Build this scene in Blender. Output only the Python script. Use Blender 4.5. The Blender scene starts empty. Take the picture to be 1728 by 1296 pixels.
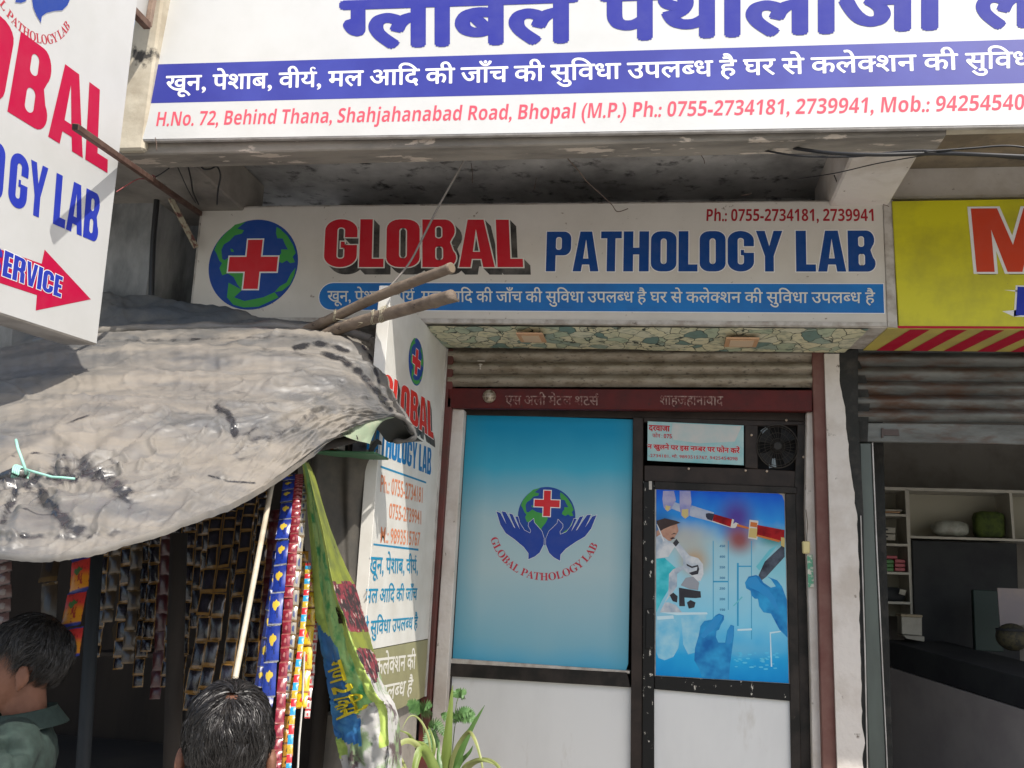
import bpy, bmesh, math, random
from mathutils import Vector, Matrix, noise
random.seed(7)
sc = bpy.context.scene
COL = sc.collection
V = Vector

# ------------------------------------------------------------------ camera, sky, sun
F_PX, W_PX, H_PX = 1600.0, 1728.0, 1296.0
YAW, PITCH, ROLL = math.radians(-9.40), math.radians(11.27), math.radians(2.77)
CAM = V((0, 0, 1.8))
fwd = V((math.sin(YAW)*math.cos(PITCH), math.cos(YAW)*math.cos(PITCH), math.sin(PITCH)))
_r = V((math.cos(YAW), -math.sin(YAW), 0)); _u = _r.cross(fwd)
RT = _r*math.cos(ROLL) + _u*math.sin(ROLL)
UP = _u*math.cos(ROLL) - _r*math.sin(ROLL)
cam = bpy.data.cameras.new('camera'); camo = bpy.data.objects.new('camera', cam); COL.objects.link(camo)
cam.sensor_fit = 'HORIZONTAL'; cam.sensor_width = 36; cam.lens = 36*F_PX/W_PX
cam.clip_start = .05; cam.clip_end = 500
m = Matrix((RT, UP, -fwd)).transposed().to_4x4(); m.translation = CAM
camo.matrix_world = m
sc.camera = camo

SUN = V((.50, -.56, 1.0)).normalized()
w = bpy.data.worlds.new('World'); sc.world = w; w.use_nodes = True
nt = w.node_tree; bg = nt.nodes['Background']
sky = nt.nodes.new('ShaderNodeTexSky'); sky.sky_type = 'NISHITA'; sky.sun_disc = False
sky.sun_elevation = math.asin(SUN.z); sky.sun_rotation = math.atan2(SUN.x, SUN.y)
sky.air_density = 1.2; sky.dust_density = 3.0
nt.links.new(sky.outputs[0], bg.inputs[0]); bg.inputs[1].default_value = .15
sl = bpy.data.lights.new('sun', 'SUN'); sl.energy = 4.0; sl.angle = math.radians(.55); sl.color = (1, .95, .87)
so = bpy.data.objects.new('sun', sl); COL.objects.link(so); so.location = (3, -3, 12)
so.rotation_euler = SUN.to_track_quat('Z', 'Y').to_euler()
sc.view_settings.view_transform = 'Standard'; sc.view_settings.look = 'None'
sc.view_settings.gamma = 1; sc.view_settings.use_curve_mapping = False
sc.view_settings.exposure = .36
sc.render.engine = 'CYCLES'
sc.cycles.max_bounces = 8; sc.cycles.diffuse_bounces = 5; sc.cycles.use_denoising = True

# ------------------------------------------------------------------ geometry helpers
def ray(px, py): return RT*((px-864)/F_PX) - UP*((py-648)/F_PX) + fwd
def P(px, py, Y): d = ray(px, py); return CAM + d*(Y/d.y)
def PX(px, py, X): d = ray(px, py); return CAM + d*(X/d.x)
def PZ(px, py, z): d = ray(px, py); return CAM + d*((z-CAM.z)/d.z)

def tag(o, label=None, cat=None, group=None, kind=None):
    if label: o['label'] = label
    if cat: o['category'] = cat
    if group: o['group'] = group
    if kind: o['kind'] = kind
    return o
def thing(name, label, cat, loc=(0, 0, 0), group=None):
    o = bpy.data.objects.new(name, None); o.location = loc; COL.objects.link(o)
    o.empty_display_size = .1
    return tag(o, label, cat, group)
def wloc(o):
    l = V((0, 0, 0))
    while o: l += o.location; o = o.parent
    return l

class MB:
    def __init__(s): s.v = []; s.f = []; s.m = []
    def poly(s, pts, mi=0):
        b = len(s.v); s.v += [V(p) for p in pts]; s.f.append(tuple(range(b, b+len(pts)))); s.m.append(mi)
    def grid(s, rows, mi=0):
        b = len(s.v); n = len(rows[0])
        for r in rows: s.v += [V(p) for p in r]
        for i in range(len(rows)-1):
            for j in range(n-1):
                a = b+i*n+j; s.f.append((a, a+1, a+n+1, a+n)); s.m.append(mi)
    def prism(s, pts, off, mi=0):
        """closed prism: polygon pts (any planar) extruded by vector off"""
        off = V(off); n = len(pts); b = len(s.v)
        s.v += [V(p) for p in pts] + [V(p)+off for p in pts]
        s.f.append(tuple(b+i for i in range(n))); s.m.append(mi)
        s.f.append(tuple(b+n+i for i in reversed(range(n)))); s.m.append(mi)
        for i in range(n):
            j = (i+1) % n; s.f.append((b+j, b+i, b+n+i, b+n+j)); s.m.append(mi)
    def box(s, x0, x1, y0, y1, z0, z1, mi=0):
        s.prism([(x0, y0, z0), (x1, y0, z0), (x1, y0, z1), (x0, y0, z1)], (0, y1-y0, 0), mi)
    def tube(s, pts, r, n=8, mi=0, cap=True):
        pts = [V(p) for p in pts]; k = len(pts)
        rr = r if isinstance(r, (list, tuple)) else [r]*k
        b = len(s.v); ref = V((0, 0, 1))
        for i, p in enumerate(pts):
            t = (pts[min(i+1, k-1)]-pts[max(i-1, 0)])
            t = t.normalized() if t.length > 1e-9 else V((0, 0, 1))
            a = t.cross(ref)
            if a.length < .1: a = t.cross(V((1, 0, 0)))
            a.normalize(); c = t.cross(a)
            for j in range(n):
                an = 2*math.pi*j/n; s.v.append(p + (a*math.cos(an)+c*math.sin(an))*rr[i])
        for i in range(k-1):
            for j in range(n):
                q = b+i*n+j; q2 = b+i*n+(j+1) % n; s.f.append((q, q2, q2+n, q+n)); s.m.append(mi)
        if cap:
            s.f.append(tuple(b+j for j in reversed(range(n)))); s.m.append(mi)
            s.f.append(tuple(b+(k-1)*n+j for j in range(n))); s.m.append(mi)
    def ell(s, c, r, n=12, k=8, mi=0, rot=None):
        b = len(s.v); c = V(c)
        for i in range(1, k):
            th = math.pi*i/k
            for j in range(n):
                ph = 2*math.pi*j/n
                p = V((r[0]*math.sin(th)*math.cos(ph), r[1]*math.sin(th)*math.sin(ph), r[2]*math.cos(th)))
                if rot: p = rot @ p
                s.v.append(c+p)
        for i in range(k-2):
            for j in range(n):
                q = b+i*n+j; q2 = b+i*n+(j+1) % n; s.f.append((q, q+n, q2+n, q2)); s.m.append(mi)
        t = V((0, 0, r[2])); t = rot @ t if rot else t
        s.v += [c+t, c-t]; e = len(s.v)
        for j in range(n):
            s.f.append((e-2, b+j, b+(j+1) % n)); s.m.append(mi)
            s.f.append((e-1, b+(k-2)*n+(j+1) % n, b+(k-2)*n+j)); s.m.append(mi)
    def build(s, name, mats, parent=None, smooth=False, bevel=0, recalc=True, angle=None):
        me = bpy.data.meshes.new(name)
        l = wloc(parent) if parent else V((0, 0, 0))
        me.from_pydata([tuple(p-l) for p in s.v], [], s.f)
        mats = mats if isinstance(mats, (list, tuple)) else [mats]
        for q in mats: me.materials.append(q)
        me.polygons.foreach_set('material_index', s.m)
        if recalc:
            bm = bmesh.new(); bm.from_mesh(me); bmesh.ops.recalc_face_normals(bm, faces=bm.faces)
            if bevel:
                bmesh.ops.bevel(bm, geom=[e for e in bm.edges if len(e.link_faces) == 2 and e.calc_face_angle(0) > .5], offset=bevel, segments=1, affect='EDGES', clamp_overlap=True)
            bm.to_mesh(me); bm.free()
        if smooth: me.polygons.foreach_set('use_smooth', [True]*len(me.polygons))
        o = bpy.data.objects.new(name, me); COL.objects.link(o)
        if parent: o.parent = parent
        return o

def dup(o, parent, loc=None, mat4=None):
    c = o.copy(); COL.objects.link(c); c.parent = parent
    if mat4 is not None: c.matrix_local = mat4
    return c

class Board:
    """a flat plane in the world; a,b metres along u,v; lift along n"""
    def __init__(s, O, u, v): s.O = V(O); s.u = V(u).normalized(); v = V(v); s.v = (v - s.u*v.dot(s.u)).normalized(); s.n = s.u.cross(s.v)
    def px(s, x, y):
        d = ray(x, y); t = (s.O-CAM).dot(s.n)/d.dot(s.n); q = CAM+d*t-s.O
        return (q.dot(s.u), q.dot(s.v))
    def at(s, a, b, l=0): return s.O+s.u*a+s.v*b+s.n*(l*.45)
    def pw(s, x, y, l=0): return s.at(*s.px(x, y), l)

def part(name, mat, parent, fn, **k):
    b = MB(); fn(b); return b.build(name, mat, parent, **k)

# ------------------------------------------------------------------ materials
def rgb(c): return (c[0], c[1], c[2], 1)
def M(name, col, rough=.6, metal=0, col2=None, scale=4, lo=.42, hi=.62, dirt=None, dscale=9, dlo=.6, dhi=.72,
      bump=0, bscale=40, stretch=(1, 1, 1), spec=.5, rough2=None, alpha=None, trans=0, detail=6):
    mt = bpy.data.materials.new(name); mt.use_nodes = True; n = mt.node_tree; N = n.nodes; L = n.links
    b = N['Principled BSDF']; b.inputs['Base Color'].default_value = rgb(col)
    b.inputs['Roughness'].default_value = rough; b.inputs['Metallic'].default_value = metal
    b.inputs['Specular IOR Level'].default_value = spec
    if trans: b.inputs['Transmission Weight'].default_value = trans
    tc = N.new('ShaderNodeTexCoord'); mp = N.new('ShaderNodeMapping'); mp.inputs['Scale'].default_value = stretch
    L.new(tc.outputs['Object'], mp.inputs[0]); cur = None
    def nz(sc_, lo_, hi_, off=0, st=False):
        x = N.new('ShaderNodeTexNoise'); x.inputs['Scale'].default_value = sc_; x.inputs['Detail'].default_value = detail; x.inputs['Roughness'].default_value = .62
        a = N.new('ShaderNodeVectorMath'); a.operation = 'ADD'; a.inputs[1].default_value = (off, off*.7, off*1.3)
        L.new(mp.outputs[0], a.inputs[0]); L.new(a.outputs[0], x.inputs['Vector'])
        r = N.new('ShaderNodeMapRange'); r.inputs[1].default_value = lo_; r.inputs[2].default_value = hi_
        L.new(x.outputs[0], r.inputs[0]); return r.outputs[0]
    def mix(f, A, B):
        x = N.new('ShaderNodeMix'); x.data_type = 'RGBA'; L.new(f, x.inputs[0])
        if hasattr(A, 'links'): L.new(A, x.inputs[6])
        else: x.inputs[6].default_value = rgb(A)
        x.inputs[7].default_value = rgb(B); return x.outputs[2]
    cur = col
    if col2 is not None:
        f = nz(scale, lo, hi); cur = mix(f, cur, col2)
        if rough2 is not None:
            r = N.new('ShaderNodeMapRange'); r.inputs[3].default_value = rough; r.inputs[4].default_value = rough2
            L.new(f, r.inputs[0]); L.new(r.outputs[0], b.inputs['Roughness'])
    if dirt is not None: cur = mix(nz(dscale, dlo, dhi, 11.3), cur, dirt)
    if hasattr(cur, 'links'): L.new(cur, b.inputs['Base Color'])
    if bump:
        x = N.new('ShaderNodeTexNoise'); x.inputs['Scale'].default_value = bscale; x.inputs['Detail'].default_value = 5
        L.new(mp.outputs[0], x.inputs['Vector'])
        bp = N.new('ShaderNodeBump'); bp.inputs['Strength'].default_value = min(1, bump); bp.inputs['Distance'].default_value = .01
        L.new(x.outputs[0], bp.inputs['Height']); L.new(bp.outputs[0], b.inputs['Normal'])
    return mt

m_ink = {}
def ink(name, col, rough=.55, fade=.05):
    k = (name)
    if k not in m_ink:
        c2 = tuple(c*(1-fade)+.30*fade for c in col)
        m_ink[k] = M('ink_'+name, col, rough, col2=c2, scale=14, lo=.4, hi=.7, spec=.12)
    return m_ink[k]

# ------------------------------------------------------------------ letters
_gc = {}
def _mesh_of(cu):
    o = bpy.data.objects.new('glyph', cu); COL.objects.link(o)
    dg = bpy.context.evaluated_depsgraph_get(); e = o.evaluated_get(dg); me = e.to_mesh()
    vs = [(v.co.x, v.co.y) for v in me.vertices]; fs = [tuple(p.vertices) for p in me.polygons]
    e.to_mesh_clear(); bpy.data.objects.remove(o); bpy.data.curves.remove(cu)
    return vs, fs
def _font(body, off=0, res=3):
    cu = bpy.data.curves.new('glyph', 'FONT'); cu.body = body; cu.size = 1; cu.offset = off; cu.resolution_u = res
    cu.dimensions = '2D'; cu.fill_mode = 'FRONT'
    return _mesh_of(cu)
def _maxx(body): v, f = _font(body, 0, 1); return max(x for x, y in v) if v else 0
_LW = None
def glyph(ch, off=0):
    global _LW
    k = (ch, round(off, 4))
    if k in _gc: return _gc[k]
    if _LW is None: _LW = _maxx('l')
    ka = (ch, 'adv')
    if ka not in _gc: _gc[ka] = _maxx(ch+'l')-_LW
    vs, fs = _font(ch, off) if ch.strip() else ([], [])
    _gc[k] = (vs, fs, _gc[ka]); return _gc[k]
def clipx(vs, fs, c):
    """keep x<=c"""
    nv, nf = [], []
    for f in fs:
        p = [vs[i] for i in f]; q = []
        for i in range(len(p)):
            a, b = p[i], p[(i+1) % len(p)]
            if a[0] <= c: q.append(a)
            if (a[0] <= c) != (b[0] <= c):
                t = (c-a[0])/(b[0]-a[0]); q.append((c, a[1]+t*(b[1]-a[1])))
        if len(q) > 2:
            s = len(nv); nv += q; nf.append(tuple(range(s, s+len(q))))
    return nv, nf
HALF = {'ग': .50, 'ब': .70, 'क': .74, 'म': .70, 'ल': .74}
SB = {}
def _m(a, z, base):
    return {chr(ord(a)+i): chr(base+i) for i in range(ord(z)-ord(a)+1)}
SB.update(_m('A', 'Z', 0x1D5D4)); SB.update(_m('a', 'z', 0x1D5EE)); SB.update(_m('0', '9', 0x1D7EC))
SE = {}; SE.update(_m('A', 'Z', 0x1D400))

def splmesh(polys, off=0):
    cu = bpy.data.curves.new('g', 'CURVE'); cu.dimensions = '2D'; cu.fill_mode = 'FRONT'; cu.offset = off
    for pl in polys:
        s = cu.splines.new('POLY'); s.points.add(len(pl)-1)
        for i, p in enumerate(pl): s.points[i].co = (p[0], p[1], 0, 1)
        s.use_cyclic_u = True
    return _mesh_of(cu)
def rrect(x0, y0, x1, y1, r, n=5, ry=None):
    ry = r if ry is None else ry
    out = []
    for cx, cy, a0 in ((x1-r, y1-ry, 0), (x0+r, y1-ry, 90), (x0+r, y0+ry, 180), (x1-r, y0+ry, 270)):
        for i in range(n+1):
            a = math.radians(a0+90*i/n); out.append((cx+r*math.cos(a), cy+ry*math.sin(a)))
    return out
def arc(cx, cy, rx, ry, a0, a1, n=8): return [(cx+rx*math.cos(math.radians(a0+(a1-a0)*i/n)), cy+ry*math.sin(math.radians(a0+(a1-a0)*i/n))) for i in range(n+1)]
def stroke(cl, hx, hy):
    """thick stroke of a centre line with half thickness hx (of vertical runs), hy (of level runs)"""
    L, R = [], []
    for i, p in enumerate(cl):
        a = cl[max(i-1, 0)]; b = cl[min(i+1, len(cl)-1)]
        dx, dy = b[0]-a[0], b[1]-a[1]; l = math.hypot(dx, dy) or 1; nx, ny = -dy/l, dx/l
        L.append((p[0]+nx*hx, p[1]+ny*hy)); R.append((p[0]-nx*hx, p[1]-ny*hy))
    return L+R[::-1]
def impact(ch):
    w, s, t = .57, .218, .175
    if ch == 'O': return [rrect(0, 0, w, 1, .22, ry=.2), rrect(s, t, w-s, 1-t, .08)[::-1]], w
    if ch == 'C' or ch == 'G':
        hx, hy = s/2, t/2; cl = [(w-hx, .62), (w-hx, 1-hy-.15)] + arc(hx+.17, 1-hy-.15, w-2*hx-.17, .15, 0, 90)[1:] + arc(hx+.17, 1-hy-.15, .17, .15, 90, 180)[1:] + \
            arc(hx+.17, hy+.15, .17, .15, 180, 270) + arc(w-hx-.17, hy+.15, .17, .15, 270, 360)[1:] + [(w-hx, .36 if ch == 'C' else .46)]
        o = [stroke(cl, hx, hy)]
        if ch == 'G': o.append([(w*.5, .40), (w-s+.002, .40), (w-s+.002, .53), (w*.5, .53)])
        return o, w
    if ch == 'L': return [[(0, 0), (.42, 0), (.42, t), (s, t), (s, 1), (0, 1)]], .42
    if ch == 'B':
        o = [(0, 0)] + arc(w-.17, .2, .17, .2, -90, 45) + [(w-.10, .52)] + arc(w-.18, .77, .165, .23, -45, 90) + [(0, 1)]
        return [o, rrect(s, .60, w-s-.01, .86, .06)[::-1], rrect(s, .14, w-s, .44, .07)[::-1]], w
    if ch == 'P':
        o = [(0, 0), (s, 0), (s, .40)] + arc(w-.17, .60, .17, .20, -90, 0) + arc(w-.17, .82, .17, .18, 0, 90) + [(0, 1)]
        return [o, rrect(s, .54, w-s, .86, .06)[::-1]], w
    if ch == 'R':
        o = [(0, 0), (s, 0), (s, .43), (.30, .43), (.36, .38), (.37, 0), (w+.01, 0), (w, .38), (w-.07, .48), (w, .56)] + arc(w-.17, .82, .17, .18, 0, 90) + [(0, 1)]
        return [o, rrect(s, .57, w-s, .86, .05)[::-1]], w+.01
    if ch == 'A': return [[(0, 0), (.19, 0), (.215, .17), (.375, .17), (.40, 0), (.59, 0), (.43, 1), (.16, 1)], [(.235, .32), (.295, .80), (.355, .32)]], .59
    if ch == 'T': return [[(.14, 0), (.33, 0), (.33, 1-t), (.47, 1-t), (.47, 1), (0, 1), (0, 1-t), (.14, 1-t)]], .47
    if ch == 'H': return [[(0, 0), (s, 0), (s, .42), (w-s, .42), (w-s, 0), (w, 0), (w, 1), (w-s, 1), (w-s, .59), (s, .59), (s, 1), (0, 1)]], w
    if ch == 'Y': return [[(.19, 0), (.38, 0), (.38, .38), (.57, 1), (.38, 1), (.285, .62), (.19, 1), (0, 1), (.19, .38)]], .57
    if ch == 'E': return [[(0, 0), (.42, 0), (.42, t), (s, t), (s, .43), (.39, .43), (.39, .58), (s, .58), (s, 1-t), (.41, 1-t), (.41, 1), (0, 1)]], .42
    if ch == 'I': return [[(0, 0), (s, 0), (s, 1), (0, 1)]], s
    if ch == 'V': return [[(.17, 0), (.39, 0), (.56, 1), (.37, 1), (.28, .3), (.19, 1), (0, 1)]], .56
    if ch == 'M': return [[(0, 0), (.17, 0), (.17, .66), (.29, 0), (.43, 0), (.55, .66), (.55, 0), (.72, 0), (.72, 1), (.48, 1), (.36, .42), (.24, 1), (0, 1)]], .72
    if ch == 'D': return [[(0, 0)]+arc(w-.22, .22, .22, .22, -90, 0)+arc(w-.22, .78, .22, .22, 0, 90)+[(0, 1)], rrect(s, t, w-s, 1-t, .07)[::-1]], w
    if ch == 'S':
        hx, hy = s/2, t/2
        cl = [(w-hx, .66), (w-hx, 1-hy-.14)] + arc(w-hx-.17, 1-hy-.14, .17, .14, 0, 90)[1:] + arc(hx+.17, 1-hy-.14, .17, .14, 90, 180)[1:] + [(hx, .70), (hx+.04, .61), (w/2, .51), (w-hx-.04, .41), (w-hx, .32)] + \
            arc(w-hx-.17, hy+.14, .17, .14, 0, -90) + arc(hx+.17, hy+.14, .17, .14, 270, 180)[1:] + [(hx, .34)]
        return [stroke(cl, hx, hy)], w
def layout(s, font='sb', off=0):
    """-> list of (verts, faces, lift index), width, cap height"""
    out = []; x = 0.0; i = 0
    if font == 'imp':
        for ch in s:
            if ch == ' ': x += .24; continue
            k = ('imp', ch, round(off, 4))
            if k not in _gc:
                pl, wd = impact(ch); v, f = [], []
                if ch == 'G' or off == 0:
                    pass
                v, f = splmesh(pl[:1] if ch == 'G' else pl, off)
                if ch == 'G':
                    v2, f2 = splmesh(pl[1:], off); b = len(v); v = v+v2; f = f+[tuple(q+b for q in g) for g in f2]
                _gc[k] = (v, f, wd)
            v, f, wd = _gc[k]; out.append(([(a+x, b) for a, b in v], f, i % 3)); i += 1; x += wd+.045
        return out, x-.045, 1.0
    toks = []; dev = any('ऀ' <= c <= 'ॿ' for c in s)
    chars = list(s); j = 0
    while j < len(chars):
        c = chars[j]
        if 'क' <= c <= 'ह' and j+1 < len(chars) and chars[j+1] == '्' and j+2 < len(chars):
            if c == 'र':   # reph over the next consonant cluster
                toks += [(chars[j+2], 0), ('REPH', 0)]; j += 3; continue
            toks.append((c, 1)); j += 2; continue
        if c == 'ि':
            k = len(toks)-1
            while k > 0 and toks[k-1][1] == 1: k -= 1
            toks.insert(k, (c, 0)); j += 1; continue
        toks.append((c, 0)); j += 1
    for c, h in toks:
        if c == 'REPH':
            pl = [(-.17, .62), (-.20, .70), (-.18, .80), (-.10, .84), (-.02, .80), (-.005, .76), (-.035, .74), (-.07, .785), (-.12, .79), (-.145, .75), (-.14, .69), (-.105, .62)]
            v, f = splmesh([[(a-.03, b-.0) for a, b in pl]], off*.4)
            out.append(([(a+x, b) for a, b in v], f, 28)); i += 1; continue
        g = c
        if font == 'sb' and c in SB: g = SB[c]
        if font == 'se' and c in SE: g = SE[c]
        o2 = off if not (font in ('sb', 'se') and g != c) else off*.5
        if c in '.,:-()' and font == 'sb': o2 = max(off, .018)
        bold = off if dev else 0
        if dev: o2 = 0
        v, f, adv = glyph(g, o2)
        if h:
            cx = adv*HALF.get(c, .7); v, f = clipx(v, f, cx); adv = cx-.004
        if c == ' ': adv = .26 if not dev else .24
        if c == 'ि': adv = .259
        if v:
            dirs = [(0, 0)] if not bold else [(0, 0), (.8, 0), (-.8, 0), (0, .7), (0, -.7)] if bold < .022 else [(math.cos(q*math.pi/4), .8*math.sin(q*math.pi/4)) for q in range(8)] + [(0, 0)]
            for q, (ex, ey) in enumerate(dirs): out.append(([(a+x+ex*bold, b+ey*bold) for a, b in v], f, (i % 3)+3*q))
        i += 1; x += adv
    ref = glyph('ा' if dev else (SB['H'] if font == 'sb' else SE['H'] if font == 'se' else 'H'))[0]
    cap = max(b for a, b in ref)
    return out, x, cap

def text(board, s, q, mat, parent, font='sb', off=0, lift=.002, name='lettering', build=True, mbx=None, shift=(0, 0), mapf=None):
    """q = BL, BR, TL, TR in photo pixels on the board (or board metres when the tuple starts with 'm')"""
    lay, W, H = layout(s, font, off)
    if mapf is None:
        if q[0] == 'm': bl, br, tl, tr = q[1:]
        else: bl, br, tl, tr = [board.px(*p) for p in q]
    b = mbx or MB()
    for v, f, i in lay:
        st = len(b.v)
        for x, y in v:
            s_, t_ = x/W, y/H
            if mapf: b.v.append(mapf(s_, t_, lift+i*.00007)); continue
            A = bl[0]*(1-s_)*(1-t_)+br[0]*s_*(1-t_)+tl[0]*(1-s_)*t_+tr[0]*s_*t_+shift[0]
            B = bl[1]*(1-s_)*(1-t_)+br[1]*s_*(1-t_)+tl[1]*(1-s_)*t_+tr[1]*s_*t_+shift[1]
            b.v.append(board.at(A, B, lift+i*.00007))
        b.f += [tuple(st+k for k in g) for g in f]; b.m += [0]*len(f)
    if build and mbx is None: return b.build(name, mat, parent, recalc=False)
    return b

def shape(board, polys, mat, parent, lift, name, px=True, holes=None, off=0):
    """flat print polygons (photo pixels or board metres) fused as one printed mark"""
    b = MB()
    for k, pl in enumerate(polys):
        pts = [board.px(*p) for p in pl] if px else pl
        v, f = splmesh([pts]+([h for h in holes] if holes else []), off)
        st = len(b.v); b.v += [board.at(x, y, lift+(k % 4)*.00015) for x, y in v]
        b.f += [tuple(st+i for i in g) for g in f]; b.m += [0]*len(f)
    return b.build(name, mat, parent, recalc=False)

HAND = [(388, 437), (425, 450), (452, 495), (483, 545), (455, 485), (435, 435), (470, 440), (510, 500), (548, 565), (560, 575), (525, 505), (500, 450), (532, 458), (560, 515), (600, 583),
        (575, 520), (555, 475), (580, 475), (598, 530), (640, 588), (690, 612), (697, 590), (672, 550), (674, 525), (715, 487), (722, 520), (790, 590), (812, 650), (812, 700), (780, 770), (740, 805),
        (685, 832), (683, 780), (640, 730), (560, 670), (480, 620), (430, 550), (405, 480)]
LANDS = [[(650, 290), (700, 240), (760, 224), (735, 245), (715, 262), (755, 272), (745, 290), (705, 300), (680, 330), (650, 350), (640, 380), (650, 430), (672, 440), (655, 455), (635, 440), (615, 400), (600, 380), (612, 340)],
         [(655, 445), (700, 410), (740, 430), (790, 440), (838, 480), (820, 520), (790, 560), (778, 600), (750, 570), (725, 530), (690, 510), (660, 520), (640, 480)],
         [(935, 255), (955, 266), (1000, 305), (1035, 355), (1055, 400), (1040, 420), (1055, 450), (1030, 455), (1010, 440), (985, 455), (955, 440), (960, 420), (975, 400), (972, 380), (1010, 380), (990, 350), (975, 320), (945, 318), (935, 290)],
         [(1062, 480), (1058, 520), (1040, 570), (1000, 605), (960, 612), (985, 580), (1020, 560), (1040, 510)], [(690, 372), (705, 378), (712, 392), (695, 390)]]
def logo(board, c, r, parent, hands=True, arctxt=True, cross=((0, .43), .44, .12), rx=None, dim=1.0, arccol='arc red', lift=.002):
    """globe of radius r (board metres) at c with cross, hands and arced name"""
    rx = rx or r
    def T(p): return (c[0]+(p[0]-825)/247*rx, c[1]-(p[1]-460)/247*r)
    disc = [(c[0]+rx*math.cos(a*math.pi/32), c[1]+r*math.sin(a*math.pi/32)) for a in range(64)]
    g = shape(board, [disc], ink('globe blue', (.02, .065, .28)), parent, lift, 'globe', px=False)
    lands = [[T(p) for p in l] for l in LANDS]
    if not hands: lands.append([T(p) for p in [(700, 560), (780, 600), (740, 640), (800, 660), (900, 640), (960, 612), (985, 640), (880, 690), (800, 695), (740, 680), (700, 640)]])
    shape(board, lands, ink('land green', (.06, .30, .07)), g, lift+.0006, 'land', px=False)
    (cx, cy), L, t = cross
    def cr(e): 
        a, b = L+e, t+e
        pts = [(-b, -a), (b, -a), (b, -b), (a, -b), (a, b), (b, b), (b, a), (-b, a), (-b, b), (-a, b), (-a, -b), (-b, -b)]
        return [(c[0]+(cx+x)*rx, c[1]+(cy+y)*r) for x, y in pts]
    shape(board, [cr(.03)], ink('white ink', (.75, .75, .75)), parent, lift+.0016, 'cross_outline', px=False)
    shape(board, [cr(0)], ink('cross red', (.60, .03, .04)), parent, lift+.0022, 'cross', px=False)
    if hands:
        for sgn in (1, -1):
            pl = [T(((p[0]-820)*sgn+820, p[1])) for p in HAND]
            if sgn < 0: pl = pl[::-1]
            shape(board, [pl], ink('white ink', (.75, .75, .75)), parent, lift+.0012, 'hand_outline', px=False, off=r*.012)
            shape(board, [pl], ink('hand blue', (.025, .06, .30)), parent, lift+.0026, 'hand', px=False)
    if arctxt:
        C0 = T((812, 509)); Rr = 491/247*r; capm = 62/247*r; k = rx/r
        s = 'GLOBAL PATHOLOGY LAB'; b = MB(); lay, W, H = layout(s, 'se'); a0, a1 = math.radians(199), math.radians(339)
        for v, f, i in lay:
            mx = (min(x for x, y in v)+max(x for x, y in v))/2; th = a0+(a1-a0)*mx/W; st = len(b.v)
            e_t = (-math.sin(th), math.cos(th)); e_i = (-math.cos(th), -math.sin(th)); sx = (a1-a0)*Rr/W
            for x, y in v:
                A = math.cos(th)*Rr+e_t[0]*(x-mx)*sx+e_i[0]*y/H*capm; B = math.sin(th)*Rr+e_t[1]*(x-mx)*sx+e_i[1]*y/H*capm
                b.v.append(board.at(C0[0]+A*k, C0[1]+B, lift))
            b.f += [tuple(st+q for q in g_) for g_ in f]; b.m += [0]*len(f)
        b.build('arced_lettering', ink(arccol, (.45, .04, .06) if arccol == 'arc red' else (.05, .08, .40)), parent, recalc=False)

# ------------------------------------------------------------------ surfaces
plaster = M('plaster_grey', (.33, .30, .26), .9, col2=(.16, .145, .13), scale=2.2, lo=.38, hi=.66, dirt=(.06, .055, .05), dscale=7, dlo=.6, dhi=.78, bump=.35, bscale=25)
plaster_soot = M('plaster_soot', (.55, .54, .53), .95, col2=(.20, .195, .19), scale=2.0, lo=.36, hi=.66, dirt=(.02, .02, .02), dscale=9, dlo=.55, dhi=.7, bump=.3, bscale=30)
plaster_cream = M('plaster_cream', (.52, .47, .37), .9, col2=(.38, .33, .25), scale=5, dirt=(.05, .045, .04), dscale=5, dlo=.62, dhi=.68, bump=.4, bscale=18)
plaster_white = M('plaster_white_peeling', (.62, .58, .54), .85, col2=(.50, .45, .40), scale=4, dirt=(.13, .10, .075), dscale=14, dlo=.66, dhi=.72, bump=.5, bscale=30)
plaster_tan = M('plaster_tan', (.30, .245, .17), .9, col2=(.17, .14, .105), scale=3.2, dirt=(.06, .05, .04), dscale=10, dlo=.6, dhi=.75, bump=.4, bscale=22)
soot = M('soot_black', (.02, .021, .02), .9, col2=(.055, .05, .045), scale=10, lo=.5, hi=.75, bump=.4)
asphalt = M('street_dusty', (.36, .35, .325), .95, col2=(.29, .28, .26), scale=6, bump=.5, bscale=60)
concrete = M('concrete', (.34, .32, .29), .9, col2=(.24, .22, .20), scale=5, bump=.4)
flex_white = M('flex_vinyl_white', (.55, .555, .55), .42, col2=(.52, .525, .515), scale=3, bump=.14, bscale=4, spec=.4, dirt=(.40, .39, .36), dscale=18, dlo=.72, dhi=.80)
flex_old = M('flex_vinyl_aged', (.62, .585, .53), .5, col2=(.53, .495, .44), scale=2.5, lo=.35, hi=.7, dirt=(.22, .18, .14), dscale=26, dlo=.665, dhi=.72, bump=.10, bscale=6, spec=.3)
flex_panel = M('flex_vinyl_panel', (.72, .71, .67), .45, col2=(.60, .58, .53), scale=2, bump=.05, bscale=8, spec=.4)
alu = M('aluminium_edge', (.48, .46, .44), .5, .3, col2=(.34, .32, .30), scale=8)
alu_old = M('aluminium_edge_aged', (.50, .47, .43), .55, .1, col2=(.32, .28, .24), scale=12, dirt=(.12, .09, .07), dscale=18, dlo=.66, dhi=.75)
maroon = M('maroon_steel_paint', (.115, .022, .018), .5, col2=(.075, .028, .022), scale=6, lo=.4, hi=.65, dirt=(.20, .13, .10), dscale=28, dlo=.71, dhi=.76, bump=.15, bscale=40)
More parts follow.
